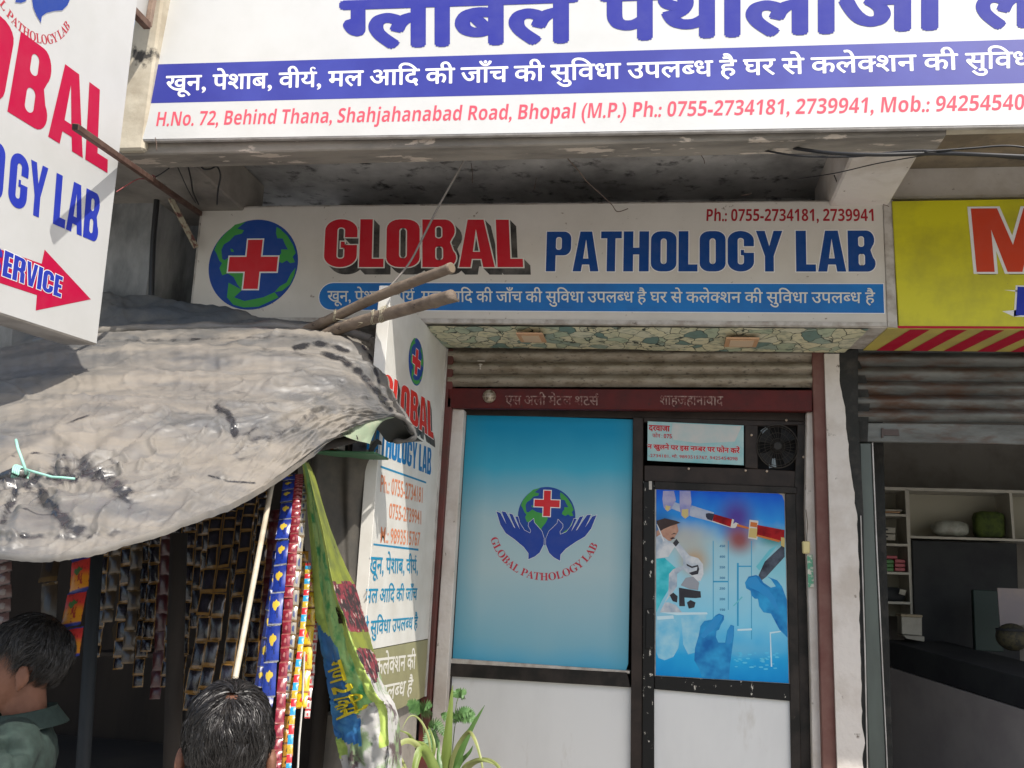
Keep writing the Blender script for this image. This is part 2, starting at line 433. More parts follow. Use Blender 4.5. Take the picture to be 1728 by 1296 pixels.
maroon_bar = M('red_steel_paint', (.090, .009, .008), .5, spec=.25, col2=(.065, .009, .008), scale=7, dirt=(.03, .015, .012), dscale=15, dlo=.62, dhi=.72, bump=.15)
maroon_dusty = M('maroon_dusty', (.16, .075, .06), .7, col2=(.12, .04, .032), scale=5, dirt=(.30, .24, .20), dscale=24, dlo=.70, dhi=.76)
slat_m = M('shutter_slat_brownish', (.30, .265, .21), .5, .35, col2=(.20, .165, .12), scale=9, dirt=(.05, .038, .028), dscale=26, dlo=.56, dhi=.72, stretch=(1, 1, 3), bump=.15)
slat_g = M('shutter_slat_grey', (.150, .158, .150), .55, .35, col2=(.085, .085, .078), scale=6, dirt=(.085, .045, .028), dscale=7, dlo=.48, dhi=.66, stretch=(.5, 1, 2), bump=.15)
blackframe = M('black_frame_paint', (.010, .009, .008), .5, spec=.25, col2=(.035, .028, .024), scale=6, dirt=(.11, .085, .07), dscale=20, dlo=.68, dhi=.78)
blackchip = M('black_frame_chipped', (.008, .008, .008), .5, spec=.25, col2=(.50, .48, .43), scale=40, lo=.635, hi=.65, stretch=(1, 1, .6), detail=8)
brownframe = M('brown_frame', (.034, .024, .020), .5, col2=(.020, .015, .013), scale=9, spec=.25)
panel_white = M('laminate_white', (.66, .67, .67), .4, col2=(.60, .61, .61), scale=2.2, spec=.35, dirt=(.40, .37, .32), dscale=5, dlo=.60, dhi=.82, stretch=(1, 1, .35))
tarp_m = None

# ================================================================== SETTING
def struct(name, mat, fn, **k): o = part(name, mat, None, fn, **k); o['kind'] = 'structure'; return o
struct('ground', asphalt, lambda b: b.poly([(-150, -150, 0), (150, -150, 0), (150, 150, 0), (-150, 150, 0)]))
struct('pavement', concrete, lambda b: b.box(-12, 12, 3.3, 4.85, .004, .15))
struct('shop_step', concrete, lambda b: b.box(-1.15, 1.25, 4.70, 5.05, .154, .42))

# Heights below are metres above the ground; YB = plane of the big board, YS = lower sign, YW = wall fronts
YB, YS, YW = 3.50, 4.47, 4.93
bld = thing('shop_building', 'grey plastered concrete shop building with deep overhanging slab and peeling pillars', 'building', (0, YW, 0))
zb = P(900, 235, YB).z
zrec = 3.86; zcb = 3.60
xr0 = P(276, 268, 3.64).x; xr1 = PZ(1422, 296, 3.60).x
xcb = PZ(1540, 280, 3.60).x
def lbeam(x0, x1, ya, yb2, z0, z1):
    k = math.tan(math.radians(4.8))
    def f(b): b.prism([(x0, ya, z0), (x0, yb2, z0), (x0, yb2+k*(z1-z0), z1), (x0, ya+k*(z1-z0), z1)], (x1-x0, 0, 0))
    return f
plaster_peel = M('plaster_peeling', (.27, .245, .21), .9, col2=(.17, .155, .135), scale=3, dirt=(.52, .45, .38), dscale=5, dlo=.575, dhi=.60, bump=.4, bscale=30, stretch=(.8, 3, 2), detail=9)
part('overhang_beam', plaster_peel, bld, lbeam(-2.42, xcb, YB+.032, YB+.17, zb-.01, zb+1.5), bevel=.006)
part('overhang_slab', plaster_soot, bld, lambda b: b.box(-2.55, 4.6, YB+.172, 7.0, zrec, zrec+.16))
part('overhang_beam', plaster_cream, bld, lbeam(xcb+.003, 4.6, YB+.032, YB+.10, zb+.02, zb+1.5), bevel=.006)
# cross beam on the right with white plaster underside, tan recess beyond
def cross(b):
    b.prism([(xr1, YB+.178, zcb), (xcb, YB+.178, zcb), (xcb, 4.90, zcb), (xr1, 4.90, zcb)], (0, 0, .296))
part('cross_beam', plaster_white, bld, cross, bevel=.01)
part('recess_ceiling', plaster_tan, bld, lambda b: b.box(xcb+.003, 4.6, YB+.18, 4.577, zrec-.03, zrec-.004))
zt2 = P(1600, 318, 4.55).z
part('rear_beam', plaster_white, bld, lambda b: b.box(xcb+.003, 4.6, 4.58, 4.95, P(1600, 333, 4.58).z, zrec-.004), bevel=.01)
part('upper_wall', plaster_soot, bld, lambda b: b.box(-1.9, xcb+.1, YW+.06, YW+.30, 2.98, zrec-.002))
part('facade_wall', plaster_cream, bld, lambda b: b.box(-2.6, 5.0, YB+.40, YB+.65, zrec+.165, 7.2))
# left pillar and side walls
xp0, xp1 = P(120, 400, 4.35).x, P(262, 400, 4.35).x
part('left_pillar', M('plaster_streaked', (.36, .36, .35), .9, col2=(.13, .135, .135), scale=2.6, lo=.36, hi=.6, dirt=(.03, .03, .03), dscale=3, dlo=.5, dhi=.72, stretch=(1, 1, .45), bump=.4),
     bld, lambda b: b.box(xp0-1.8, xp1, 4.35, 5.2, .15, zrec-.003), bevel=.012)
part('left_pillar', plaster_cream, bld, lambda b: b.box(P(205, 150, 3.48).x, P(243, 200, 3.48).x, 3.50, 3.66, zb+.0, 7), bevel=.01)
part('left_return', plaster, bld, lambda b: b.box(xp0-1.8, P(322, 300, 3.9).x, YB+.178, 4.69, 3.62, zrec-.004), bevel=.008)
part('recess_wall', plaster_soot, bld, lambda b: b.box(xp1+.002, -1.25, 4.985, 5.10, .15, 2.975))
part('side_wall', plaster, bld, lambda b: (b.box(-1.42, -1.255, 4.92, 5.25, .15, 2.95), b.box(-1.40, -1.215, 4.02, 4.915, .15, PX(667, 1198, -1.188).z+.02)), bevel=.01)
# jambs beside the storefront (white strips) and the wide white pillar between the shops
def pxprism(b, pts, Y, d, mi=0): b.prism([P(x, y, Y) for x, y in pts], (0, d, 0), mi)
part('left_jamb', plaster_white, bld, lambda b: pxprism(b, [(762, 689), (783, 691), (738.5, 1420), (715, 1420)], YW+.035, .16), bevel=.004)
part('right_jamb', plaster_white, bld, lambda b: pxprism(b, [(1362, 695), (1374, 695), (1377, 861), (1386, 1230), (1390, 1420), (1374, 1420), (1369, 1160), (1364, 1000), (1359, 861)], YW+.035, .16), bevel=.004)
rnd = random.Random(3)
def lerp(a, b, t): return a+(b-a)*t
def piece(xs, y):
    for (y0, x0), (y1, x1) in zip(xs, xs[1:]):
        if y0 <= y <= y1: return lerp(x0, x1, (y-y0)/(y1-y0))
edge = [(595, 1416), (640, 1417), (700, 1427), (760, 1431), (861, 1446), (1000, 1450), (1150, 1453), (1296, 1458), (1440, 1464)]
le = [(595, 1391), (1230, 1411), (1440, 1418)]
ys = list(range(597, 1436, 9))
def pillar(b):
    pts = [(piece(le, yy), yy) for yy in (597, 900, 1200, 1430)] + [(piece(edge, yy)+4.5*noise.noise(V((yy*.03, 3, 0)))+rnd.uniform(-.5, .5), yy) for yy in reversed(ys)]
    b.prism([P(x, yy, YW-.03) for x, yy in pts], (0, .3, 0))
part('white_pillar', plaster_white, bld, pillar)
part('pillar_core', soot, bld, lambda b: pxprism(b, [(1412, 590), (1448, 590), (1448, 700), (1457, 861), (1462, 1296), (1466, 1440), (1425, 1440)], YW-.018, .3))
# dark back box behind the lab storefront so nothing shines through
part('inner_room', soot, bld, lambda b: (b.box(-1.3, 1.15, 6.4, 6.5, .3, 3.2), b.box(-1.35, -1.3, 5.26, 6.4, .3, 3.2), b.box(1.1, 1.15, 5.26, 6.4, .3, 3.2), b.box(-1.35, 1.15, 5.26, 6.5, 3.2, 3.25)))

# ================================================================== ROLLER SHUTTER OF THE LAB
sh = thing('roller_shutter', 'half-raised brown metal roller shutter with dark red bottom bar above the blue poster window', 'shutter', (0, 4.95, 0))
YH = 4.95
def slat(b, x0l, x0r, yt, yb, Y, bulge=.026, mid=None, n=6):
    """curved slat between two pixel lines"""
    rows = []
    for k in range(n+1):
        t = k/n; bl = bulge*math.sin(math.pi*min(1, t*1.12)) if t < .9 else -.004
        rows.append([P(lerp(x0l[0], x0l[1], t), lerp(yt[0], yb[0], t), Y)+V((0, -bl, 0)), P(lerp(x0r[0], x0r[1], t), lerp(yt[1], yb[1], t), Y)+V((0, -bl, 0))])
    sub = []
    for a, c in rows: sub.append([a.lerp(c, j/10) for j in range(11)])
    b.grid(sub)
yl = [588, 611, 632, 653]
for k in range(-1, 3):
    t0 = 590+k*21 if k < 0 else yl[k]
    t1 = yl[k+1]
    part('slat', slat_m, sh, lambda b: slat(b, (757, 756), (1375, 1375), (t0, t0), (t1-.6, t1+.6), YH), smooth=True, recalc=True)
# the shutter's roller drum above, hidden behind the sign
part('roller_drum', slat_m, sh, lambda b: b.tube([(-1.2, 5.0, 3.1), (1.2, 5.0, 3.1)], .09, 12))
bar = part('bottom_bar', maroon_bar, sh, lambda b: pxprism(b, [(755, 655), (1371, 658), (1371.5, 694), (754, 688)], YH-.02, .05), bevel=.004)
brd = Board(P(1000, 672, YH-.02), (1, 0, 0), (0, 0, 1))
faded = M('faded_white_paint', (.11, .014, .012), .7, col2=(.34, .25, .22), scale=70, lo=.42, hi=.66)
text(brd, 'एस अली मेटल शटर्स', [(853, 683), (1010, 684), (853, 668), (1010, 669)], faded, bar, off=.012, lift=.0015)
text(brd, 'शाहजहानाबाद', [(1113, 683), (1220, 684), (1113, 668), (1220, 669)], faded, bar, off=.012, lift=.0015)
part('guide_rail', maroon, sh, lambda b: (pxprism(b, [(747, 588), (765, 588), (762, 690), (736, 1029), (725, 1200), (716, 1440), (697, 1440), (707.7, 1197), (718, 1029)], YW+.0, .08)), bevel=.004)
part('guide_rail', maroon_dusty, sh, lambda b: (pxprism(b, [(1370, 590), (1391, 590), (1401, 861), (1413, 1290), (1418, 1440), (1392, 1440), (1388, 1290), (1377, 861)], YW-.01, .08)), bevel=.004)
def knob(b):
    c = P(826, 669, YH-.02); 
    b.tube([c, c+V((0, -.012, 0)), c+V((0, -.022, 0)), c+V((0, -.03, 0))], [.036, .035, .026, .012], 16)
part('lock_knob', M('knob_worn_brass', (.42, .36, .28), .4, .5, col2=(.14, .10, .07), scale=60, lo=.45, hi=.6, bump=.4), sh, knob, smooth=False)
def drip(b):
    c = P(811, 617, YH-.02); b.tube([c+V((0, -.0, .006)), c+V((0, -.002, -.002)), c+V((0, 0, -.02))], [.012, .007, .003], 8)
part('paint_drip', flex_old, sh, drip)
part('paint_drip', flex_old, sh, lambda b: b.tube([P(806, 609, YH-.012), P(818, 609, YH-.012)], .0035, 6))

# ================================================================== STOREFRONT PARTITION
YG = 5.03
st = thing('storefront_partition', 'black framed glass shopfront partition with blue logo poster over a white panel', 'shopfront', (0, YG, .42))
fr = lambda pts, d=.05, m=blackframe, Y=YG, nm='frame_rail': part(nm, m, st, lambda b: pxprism(b, pts, Y, d), bevel=.003)
fr([(783, 690), (1358, 696), (1358, 711), (783, 700)], .06, brownframe)
fr([(782, 698), (787, 700), (763, 1112), (748, 1440), (739, 1440), (757, 1112)], .05)
fr([(1068, 703), (1085.5, 704), (1083, 1440), (1063, 1440)], .06, brownframe, YG-.012)
fr([(755, 1119), (1058, 1135), (1064, 1160), (754, 1141)], .06, blackframe, YG-.006)
fr([(759, 1111), (1063, 1132), (1063, 1137), (757, 1120)], .06, alu_old, YG-.001, 'sill_strip')
fr([(1087, 785), (1278, 791), (1350, 795), (1350, 823), (1087, 812)], .06, brownframe, YG-.004)
fr([(1086, 704), (1358, 711), (1358, 717), (1255, 719), (1086, 712)], .05, brownframe, YG-.003)
fr([(1257, 717), (1279, 718), (1279, 791), (1257, 789)], .05, brownframe, YG-.005)
fr([(1346, 716), (1362, 716), (1360, 861), (1371, 1440), (1342, 1440), (1340, 823)], .06, blackframe, YG-.008)
# glass pane with printed poster
def poster_mat():
    mt = bpy.data.materials.new('poster_sky_gradient'); mt.use_nodes = True; n = mt.node_tree; N, L = n.nodes, n.links; b = N['Principled BSDF']
    b.inputs['Roughness'].default_value = .4; b.inputs['Specular IOR Level'].default_value = .12
    g = N.new('ShaderNodeTexCoord'); s = N.new('ShaderNodeSeparateXYZ'); L.new(g.outputs['Generated'], s.inputs[0])
    nz = N.new('ShaderNodeTexNoise'); nz.inputs['Scale'].default_value = 3; L.new(g.outputs['Generated'], nz.inputs['Vector'])
    ma = N.new('ShaderNodeMath'); ma.operation = 'MULTIPLY_ADD'; ma.inputs[1].default_value = .10; L.new(nz.outputs[0], ma.inputs[0]); L.new(s.outputs['Z'], ma.inputs[2])
    r = N.new('ShaderNodeValToRGB'); e = r.color_ramp.elements
    stops = [(.05, (.08, .34, .52)), (.14, (.19, .40, .50)), (.42, (.36, .49, .52)), (.62, (.34, .49, .53)), (.84, (.05, .36, .52)), (1.0, (.008, .24, .42))]
    e[0].position, e[0].color = stops[0][0], rgb(stops[0][1]); e[1].position, e[1].color = stops[-1][0], rgb(stops[-1][1])
    for p, c in stops[1:-1]: q = e.new(p); q.color = rgb(c)
    L.new(ma.outputs[0], r.inputs[0])
    # sides of the print are deeper cyan
    d = N.new('ShaderNodeMath'); d.operation = 'SUBTRACT'; d.inputs[1].default_value = .52; L.new(s.outputs['X'], d.inputs[0])
    a = N.new('ShaderNodeMath'); a.operation = 'ABSOLUTE'; L.new(d.outputs[0], a.inputs[0])
    mr = N.new('ShaderNodeMapRange'); mr.inputs[1].default_value = .36; mr.inputs[2].default_value = .56; mr.inputs[4].default_value = .75; L.new(a.outputs[0], mr.inputs[0])
    mx = N.new('ShaderNodeMix'); mx.data_type = 'RGBA'; mx.inputs[7].default_value = (.035, .25, .36, 1); L.new(mr.outputs[0], mx.inputs[0]); L.new(r.outputs[0], mx.inputs[6])
    L.new(mx.outputs[2], b.inputs['Base Color']); return mt
gp = part('poster', poster_mat(), st, lambda b: pxprism(b, [(784, 699), (1069, 708), (1062, 1000), (1060, 1120), (1056, 1132), (1046, 1131), (758, 1112)], YG+.012, .008))
gb = Board(P(900, 900, YG+.012), (1, 0, 0), (0, 0, 1))
c0 = gb.px(922.3, 870.6); r0 = (gb.px(971, 871)[0]-gb.px(874, 869)[0])/2
logo(gb, c0, r0, gp, lift=.0012)
part('lower_panel', panel_white, st, lambda b: pxprism(b, [(752, 1140), (1066, 1160), (1066, 1440), (744, 1440)], YG+.02, .015))
part('pane_edge_bolt', M('bolt_steel', (.45, .36, .28), .4, .7), st, lambda b: [b.ell(P(x, y, YG-.01), (.007, .005, .007), 8, 6) for x, y in ((1268, 734), (1327, 709), (1356, 771), (1162, 791), (1258, 794), (1294, 795))])

# door
dr = thing('glass_door', 'black framed glass door with blue microscope and gloved hands laboratory poster', 'door', P(1220, 1300, YG).to_tuple())
YD = YG-.02
dbar = lambda pts, m=blackframe, nm='door_frame', Y=YD, d=.05: part(nm, m, dr, lambda b: pxprism(b, pts, Y, d), bevel=.003)
dbar([(1085.5, 812), (1104, 813), (1104, 1440), (1083, 1440)], blackchip, 'door_stile')
dbar([(1104.5, 812), (1345, 822), (1345, 833), (1104.5, 825)], blackframe, 'door_rail')
dbar([(1325, 833), (1343, 833), (1355, 1440), (1338, 1440), (1333, 1160)], blackframe, 'door_stile')
dbar([(1104.5, 1141), (1333, 1154.5), (1334, 1183), (1104.5, 1163)], blackchip, 'door_rail')
part('poster_frame', alu_old, dr, lambda b: pxprism(b, [(1105, 825), (1325.5, 831), (1333.5, 1157), (1104.8, 1143)], YD+.013, .01))
def door_poster_mat():
    mt = bpy.data.materials.new('poster_lab_collage'); mt.use_nodes = True; n = mt.node_tree; N, L = n.nodes, n.links; b = N['Principled BSDF']
    b.inputs['Roughness'].default_value = .4; b.inputs['Specular IOR Level'].default_value = .12
    g = N.new('ShaderNodeTexCoord'); s = N.new('ShaderNodeSeparateXYZ'); L.new(g.outputs['Generated'], s.inputs[0])
    r = N.new('ShaderNodeValToRGB'); e = r.color_ramp.elements
    stops = [(0, (.006, .25, .62)), (.14, (.025, .38, .72)), (.30, (.20, .56, .76)), (.50, (.32, .60, .72)), (.72, (.32, .54, .62)), (.84, (.03, .27, .70)), (1, (.008, .09, .58))]
    e[0].position, e[0].color = 0, rgb(stops[0][1]); e[1].position, e[1].color = 1, rgb(stops[-1][1])
    for p, c in stops[1:-1]: q = e.new(p); q.color = rgb(c)
    nz = N.new('ShaderNodeTexNoise'); nz.inputs['Scale'].default_value = 5; L.new(g.outputs['Generated'], nz.inputs['Vector'])
    ma = N.new('ShaderNodeMath'); ma.operation = 'MULTIPLY_ADD'; ma.inputs[1].default_value = .16; L.new(nz.outputs[0], ma.inputs[0])
    sb = N.new('ShaderNodeMath'); sb.operation = 'SUBTRACT'; sb.inputs[1].default_value = .08; L.new(s.outputs['Z'], sb.inputs[0]); L.new(sb.outputs[0], ma.inputs[2])
    L.new(ma.outputs[0], r.inputs[0]); cur = r.outputs[0]
    for (cx, cz, rx, rz, col, st_) in ((.62, .86, .16, .13, (.09, .03, .25), .9), (.64, .74, .13, .09, (.28, .05, .04), .9), (.90, .76, .15, .06, (.03, .20, .12), .8), (.30, .62, .14, .10, (.50, .28, .10), .8),
                                       (.22, .74, .25, .10, (.45, .43, .38), .8), (.04, .80, .16, .10, (.015, .06, .22), .7), (.92, .60, .2, .12, (.20, .55, .65), .7), (.05, .3, .2, .12, (.30, .55, .68), .6), (.55, .16, .5, .05, (.20, .48, .65), .5)):
        v = N.new('ShaderNodeVectorMath'); v.operation = 'SUBTRACT'; v.inputs[1].default_value = (cx, 0, cz); L.new(g.outputs['Generated'], v.inputs[0])
        v2 = N.new('ShaderNodeVectorMath'); v2.operation = 'MULTIPLY'; v2.inputs[1].default_value = (1/rx, 0, 1/rz); L.new(v.outputs[0], v2.inputs[0])
        ln = N.new('ShaderNodeVectorMath'); ln.operation = 'LENGTH'; L.new(v2.outputs[0], ln.inputs[0])
        mr = N.new('ShaderNodeMapRange'); mr.interpolation_type = 'SMOOTHSTEP'; mr.inputs[1].default_value = 1.25; mr.inputs[2].default_value = .1; mr.inputs[4].default_value = st_; L.new(ln.outputs['Value'], mr.inputs[0])
        mx = N.new('ShaderNodeMix'); mx.data_type = 'RGBA'; mx.inputs[7].default_value = rgb(col); L.new(mr.outputs[0], mx.inputs[0]); L.new(cur, mx.inputs[6]); cur = mx.outputs[2]
    L.new(cur, b.inputs['Base Color']); return mt
dp = part('poster', door_poster_mat(), dr, lambda b: pxprism(b, [(1107.5, 826), (1313, 833), (1320, 836), (1323.5, 846), (1331, 1153), (1106.5, 1139.5)], YD+.009, .004))
db = Board(P(1215, 980, YD+.009), (1, 0, 0), (0, 0, 1))
# z maps: pixel space of the two enlarged crops -> photo pixels
A_ = lambda l: [(1080+x/5.76, 700+y/5.76) for x, y in l]
B_ = lambda l: [(1080+x/4.8, 900+y/4.8) for x, y in l]
TONE = {'glove shadow': (.035, .34, .66), 'microscope white': (.30, .38, .48), 'face skin': (.34, .17, .12), 'syringe blood': (.16, .004, .01), 'fingertip': (.38, .36, .52), 'scrubs': (.10, .58, .66), 'flask light': (.16, .50, .72), 'pipette dark': (.10, .12, .16), 'syringe glass': (.25, .34, .52)}
def pr(nm, polys, col, lift, rough=.3):
    if nm in TONE: mt = M('print_'+nm.replace(' ', '_'), col, .5, col2=TONE[nm], scale=11 if nm != 'glove shadow' else 7, lo=.40, hi=.64, spec=.12, detail=3)
    else: mt = ink(nm, col, rough, .05)
    return shape(db, polys, mt, dp, lift, nm.replace(' ', '_'))
pr('glove shadow', [B_([(640, 650), (680, 665), (680, 700), (655, 740), (640, 780), (620, 790), (615, 840), (635, 885), (690, 885), (705, 790), (735, 740), (762, 750), (760, 830), (748, 930), (730, 1060), (722, 1185), (505, 1175), (480, 1100), (440, 1030), (445, 930), (475, 830), (490, 750), (520, 710), (580, 700), (610, 665)]),
                    B_([(850, 400), (880, 350), (940, 338), (970, 350), (1000, 400), (1060, 440), (1100, 430), (1060, 370), (1030, 350), (1110, 380), (1150, 430), (1190, 540), (1195, 845), (1130, 780), (1060, 650), (1000, 640), (965, 590), (955, 530), (930, 530), (900, 500), (895, 465), (860, 445)])], (.012, .13, .40), .0010)
pr('glove light', [B_([(600, 690), (640, 658), (672, 670), (660, 700), (630, 740), (600, 780), (560, 810), (520, 850), (490, 830), (530, 770)]), B_([(735, 745), (755, 755), (750, 850), (725, 900), (700, 890), (712, 800)]),
                   B_([(860, 400), (885, 360), (940, 348), (975, 400), (1040, 450), (1090, 520), (1130, 640), (1090, 600), (1030, 520), (960, 470), (890, 440)])], (.03, .27, .60), .0016)
pr('pipette dark', [B_([(960, 340), (1010, 230), (1170, 80), (1172, 190), (1020, 355), (985, 380)])], (.03, .035, .05), .0022)
pr('pipette cyan', [B_([(940, 270), (1050, 130), (1120, 90), (1020, 210), (1000, 260), (965, 300)]), B_([(750, 590), (825, 510), (832, 518), (762, 590)])], (.14, .50, .60), .0014)
pr('beaker edge', [B_([(x, 60), (x+6, 60), (x+6, y), (x, y)]) for x, y in ((590, 690), (712, 620), (900, 860))] + [B_([(785, 240), (800, 240), (800, 750), (785, 750)]), B_([(592, 385), (715, 385), (715, 397), (592, 397)]), B_([(785, 262), (900, 262), (900, 272), (785, 272)])], (.04, .33, .58), .0006)
for k, s_ in enumerate(('450', '400', '350', '300', '250', '200', '150')):
    y_ = 112+86*k; text(db, s_, B_([(643, y_), (690, y_), (643, y_-18), (690, y_-18)]), ink('scale print', (.02, .16, .34)), dp, lift=.0012)
pr('flask light', [B_([(132, 690), (180, 668), (250, 668), (300, 720), (325, 820), (310, 930), (270, 1000), (200, 1028), (150, 1010), (132, 960)]), B_([(330, 660), (540, 650), (520, 800), (470, 960), (390, 980), (350, 900)])], (.32, .60, .74), .0004)
pr('flask rim', [B_([(135, 672), (270, 665), (275, 690), (140, 700)]), B_([(165, 640), (540, 640), (550, 655), (300, 662)]), B_([(790, 775), (905, 770), (905, 785), (790, 790)]), B_([(1050, 800), (1140, 790), (1140, 800), (1060, 812), (1070, 1080), (1060, 1080)])], (.55, .74, .82), .0007)
pr('bubble mark', [B_([(x0_+r_*math.cos(a), y0_+r_*.35*math.sin(a)) for a in [q*math.pi/4 for q in range(8)]]) for x0_, y0_, r_ in [(random.uniform(760, 1160), random.uniform(960, 1100), random.uniform(10, 22)) for _ in range(34)]], (.10, .52, .78), .0007)
pr('microscope white', [B_([(265, 85), (300, 60), (400, 180), (470, 200), (510, 250), (515, 330), (490, 385), (455, 390), (400, 330), (350, 290), (300, 330), (300, 430), (250, 500), (200, 560), (235, 560), (290, 580), (340, 640), (160, 640), (190, 580), (230, 500), (235, 330), (270, 290), (350, 260), (350, 210)]),
                        B_([(130, 30), (165, 10), (230, 60), (290, 95), (230, 190), (130, 205)])], (.62, .64, .66), .0018)
pr('microscope dark', [B_([(265, 80), (295, 45), (318, 75), (290, 108)]), B_([(375, 245), (420, 268), (470, 255), (480, 290), (470, 330), (420, 340), (395, 320), (460, 300), (465, 270), (420, 282), (380, 262)]), B_([(315, 440), (490, 470), (495, 520), (450, 525), (360, 520), (365, 590), (318, 590)]), B_([(240, 500), (270, 480), (305, 510), (300, 560), (265, 550)]), B_([(380, 560), (410, 540), (450, 560), (440, 600), (395, 610)])], (.035, .035, .045), .0024)
pr('stage grey', [B_([(330, 420), (370, 360), (430, 350), (480, 400), (470, 460), (400, 450)])], (.30, .32, .36), .0026)
pr('face skin', [A_([(160, 1130), (200, 1110), (250, 1080), (360, 1060), (375, 1130), (330, 1200), (300, 1225), (240, 1220), (225, 1296), (160, 1296)])], (.50, .30, .22), .0014)
pr('face hair', [A_([(160, 1030), (240, 1005), (350, 1030), (395, 1050), (300, 1080), (230, 1110), (200, 1130), (170, 1080)])], (.05, .035, .035), .0020)
pr('face detail', [A_([(300, 1165), (330, 1148), (362, 1160), (330, 1160)]), A_([(290, 1200), (320, 1188), (345, 1200), (310, 1212)])], (.06, .03, .03), .0028)
pr('mask strap', [A_([(160, 1060), (172, 1070), (240, 1225), (228, 1235)])], (.62, .64, .66), .0030)
pr('scrubs', [B_([(132, 205), (200, 200), (295, 285), (235, 330), (235, 450), (180, 540), (132, 640)])], (.03, .42, .50), .0014)
pr('syringe glass', [A_([(310, 840), (400, 870), (500, 900), (500, 985), (300, 910)]), A_([(500, 880), (720, 950), (700, 1040), (490, 985)])], (.42, .46, .55), .0014)
pr('fingertip', [A_([(225, 740), (330, 740), (350, 830), (300, 920), (265, 940), (230, 900), (218, 820)]), A_([(385, 740), (490, 740), (500, 850), (480, 980), (440, 1012), (400, 980), (385, 900)])], (.22, .24, .50), .0020)
pr('fingertip glow', [A_([(250, 880), (300, 890), (275, 935), (245, 920)]), A_([(405, 920), (470, 915), (470, 985), (435, 1008), (405, 975)])], (.55, .45, .20), .0024)
pr('syringe blood', [A_([(720, 965), (895, 1015), (880, 1090), (705, 1030)]), A_([(1140, 1070), (1405, 1120), (1400, 1235), (1130, 1180)])], (.36, .012, .015), .0026)
pr('syringe collar', [A_([(640, 960), (670, 955), (725, 965), (700, 1030), (655, 1015), (640, 990)])], (.03, .035, .06), .0030)
pr('syringe white', [A_([(895, 1010), (915, 1020), (905, 1060), (930, 1045), (960, 1060), (925, 1100), (890, 1100), (700, 1040), (705, 1028), (880, 1085)]), A_([(1065, 1020), (1150, 1030), (1140, 1215), (1050, 1200)])], (.62, .60, .55), .0022)
pr('needle orange', [A_([(945, 1060), (1060, 1095), (1055, 1112), (940, 1085)]), A_([(1075, 1040), (1140, 1050), (1135, 1095), (1070, 1085)]), A_([(1140, 1165), (1360, 1220), (1355, 1240), (1135, 1182)])], (.55, .16, .04), .0032)
pr('yellow band', [A_([(1065, 1100), (1140, 1105), (1132, 1200), (1055, 1188)]), A_([(1370, 1190), (1408, 1195), (1405, 1290), (1370, 1270)])], (.55, .42, .16), .0034)
part('lower_panel', panel_white, dr, lambda b: pxprism(b, [(1104, 1163), (1334, 1183), (1340, 1440), (1103, 1440)], YD+.02, .012))
part('door_lock', blackchip, dr, lambda b: pxprism(b, [(1090, 1027), (1102, 1027), (1102, 1095), (1089, 1095)], YD-.008, .01), bevel=.003)
part('hinge', alu_old, dr, lambda b: pxprism(b, [(1095, 812), (1100, 812), (1100, 826), (1095, 826)], YD-.006, .008))

# notice above the door
nm_ = M('notice_gradient_teal', (.36, .52, .52), .4, col2=(.10, .42, .46), scale=2.6, lo=.42, hi=.62)
no = thing('notice_sheet', 'small torn teal paper notice with red Hindi lettering above the glass door', 'notice', P(1174, 778, YG).to_tuple())
ns = part('sheet', nm_, no, lambda b: pxprism(b, [(1093, 711), (1255, 718), (1255, 785), (1092.5, 777)], YG-.012, .006))
part('torn_patch', M('notice_torn_paper', (.52, .52, .50), .6, col2=(.40, .50, .50), scale=6), no, lambda b: pxprism(b, [(1135, 714), (1252, 719), (1240, 745), (1180, 748), (1136, 742), (1133, 730)], YG-.0135, .0012))
nb = Board(P(1174, 745, YG-.012), (1, 0, 0), (0, 0, 1))
redp = ink('notice red', (.50, .02, .03)); nw = ink('white ink', (.75, .75, .75))
text(nb, 'दरवाजा', [(1095, 726.5), (1130, 728), (1095, 717.5), (1130, 719)], redp, ns, off=.035, lift=.0018)
text(nb, 'फोन : 075', [(1101, 738), (1134, 740), (1101, 732), (1134, 734)], redp, ns, off=.01, lift=.0018)
text(nb, 'न खुलने पर इस नम्बर पर फोन करें', [(1093, 757), (1248, 765), (1093, 750), (1248, 757)], redp, ns, off=.035, lift=.0045)
text(nb, 'न खुलने पर इस नम्बर पर फोन करें', [(1093, 757), (1248, 765), (1093, 750), (1248, 757)], nw, ns, off=.075, lift=.0012)
text(nb, '-2734181, मो. 9893515767, 9425454098', [(1094, 771), (1245, 777), (1094, 766.5), (1245, 772)], redp, ns, font='rg', off=.008, lift=.0018)

# exhaust fan
fan = thing('exhaust_fan', 'round black wire-grilled exhaust fan set beside the notice over the door', 'fan', P(1312, 793, YG).to_tuple())
fc = P(1312, 753, YG-.01); fR = (P(1347, 753, YG).x-P(1277, 753, YG).x)/2
fdark = M('fan_dark_metal', (.012, .011, .010), .7, 0, col2=(.02, .018, .016), scale=20)
part('backing', M('fan_void', (.004, .004, .005), .9), fan, lambda b: pxprism(b, [(1279, 717), (1346, 717), (1346, 794), (1279, 792)], YG+.05, .01))
def grille(b):
    for rr in (1, .9, .62, .35): b.tube([fc+V((fR*rr*math.cos(a*math.pi/20), -.006*(1.2-rr), fR*rr*math.sin(a*math.pi/20)*1.08)) for a in range(41)], .0014 if rr < .95 else .003, 5, cap=False)
    for k in range(28):
        a = 2*math.pi*k/28; b.tube([fc+V((.02*math.cos(a), -.012, .02*math.sin(a))), fc+V((fR*.55*math.cos(a+.12), -.012, fR*.58*math.sin(a+.12))), fc+V((fR*math.cos(a+.2), 0, fR*1.08*math.sin(a+.2)))], .0011, 4)
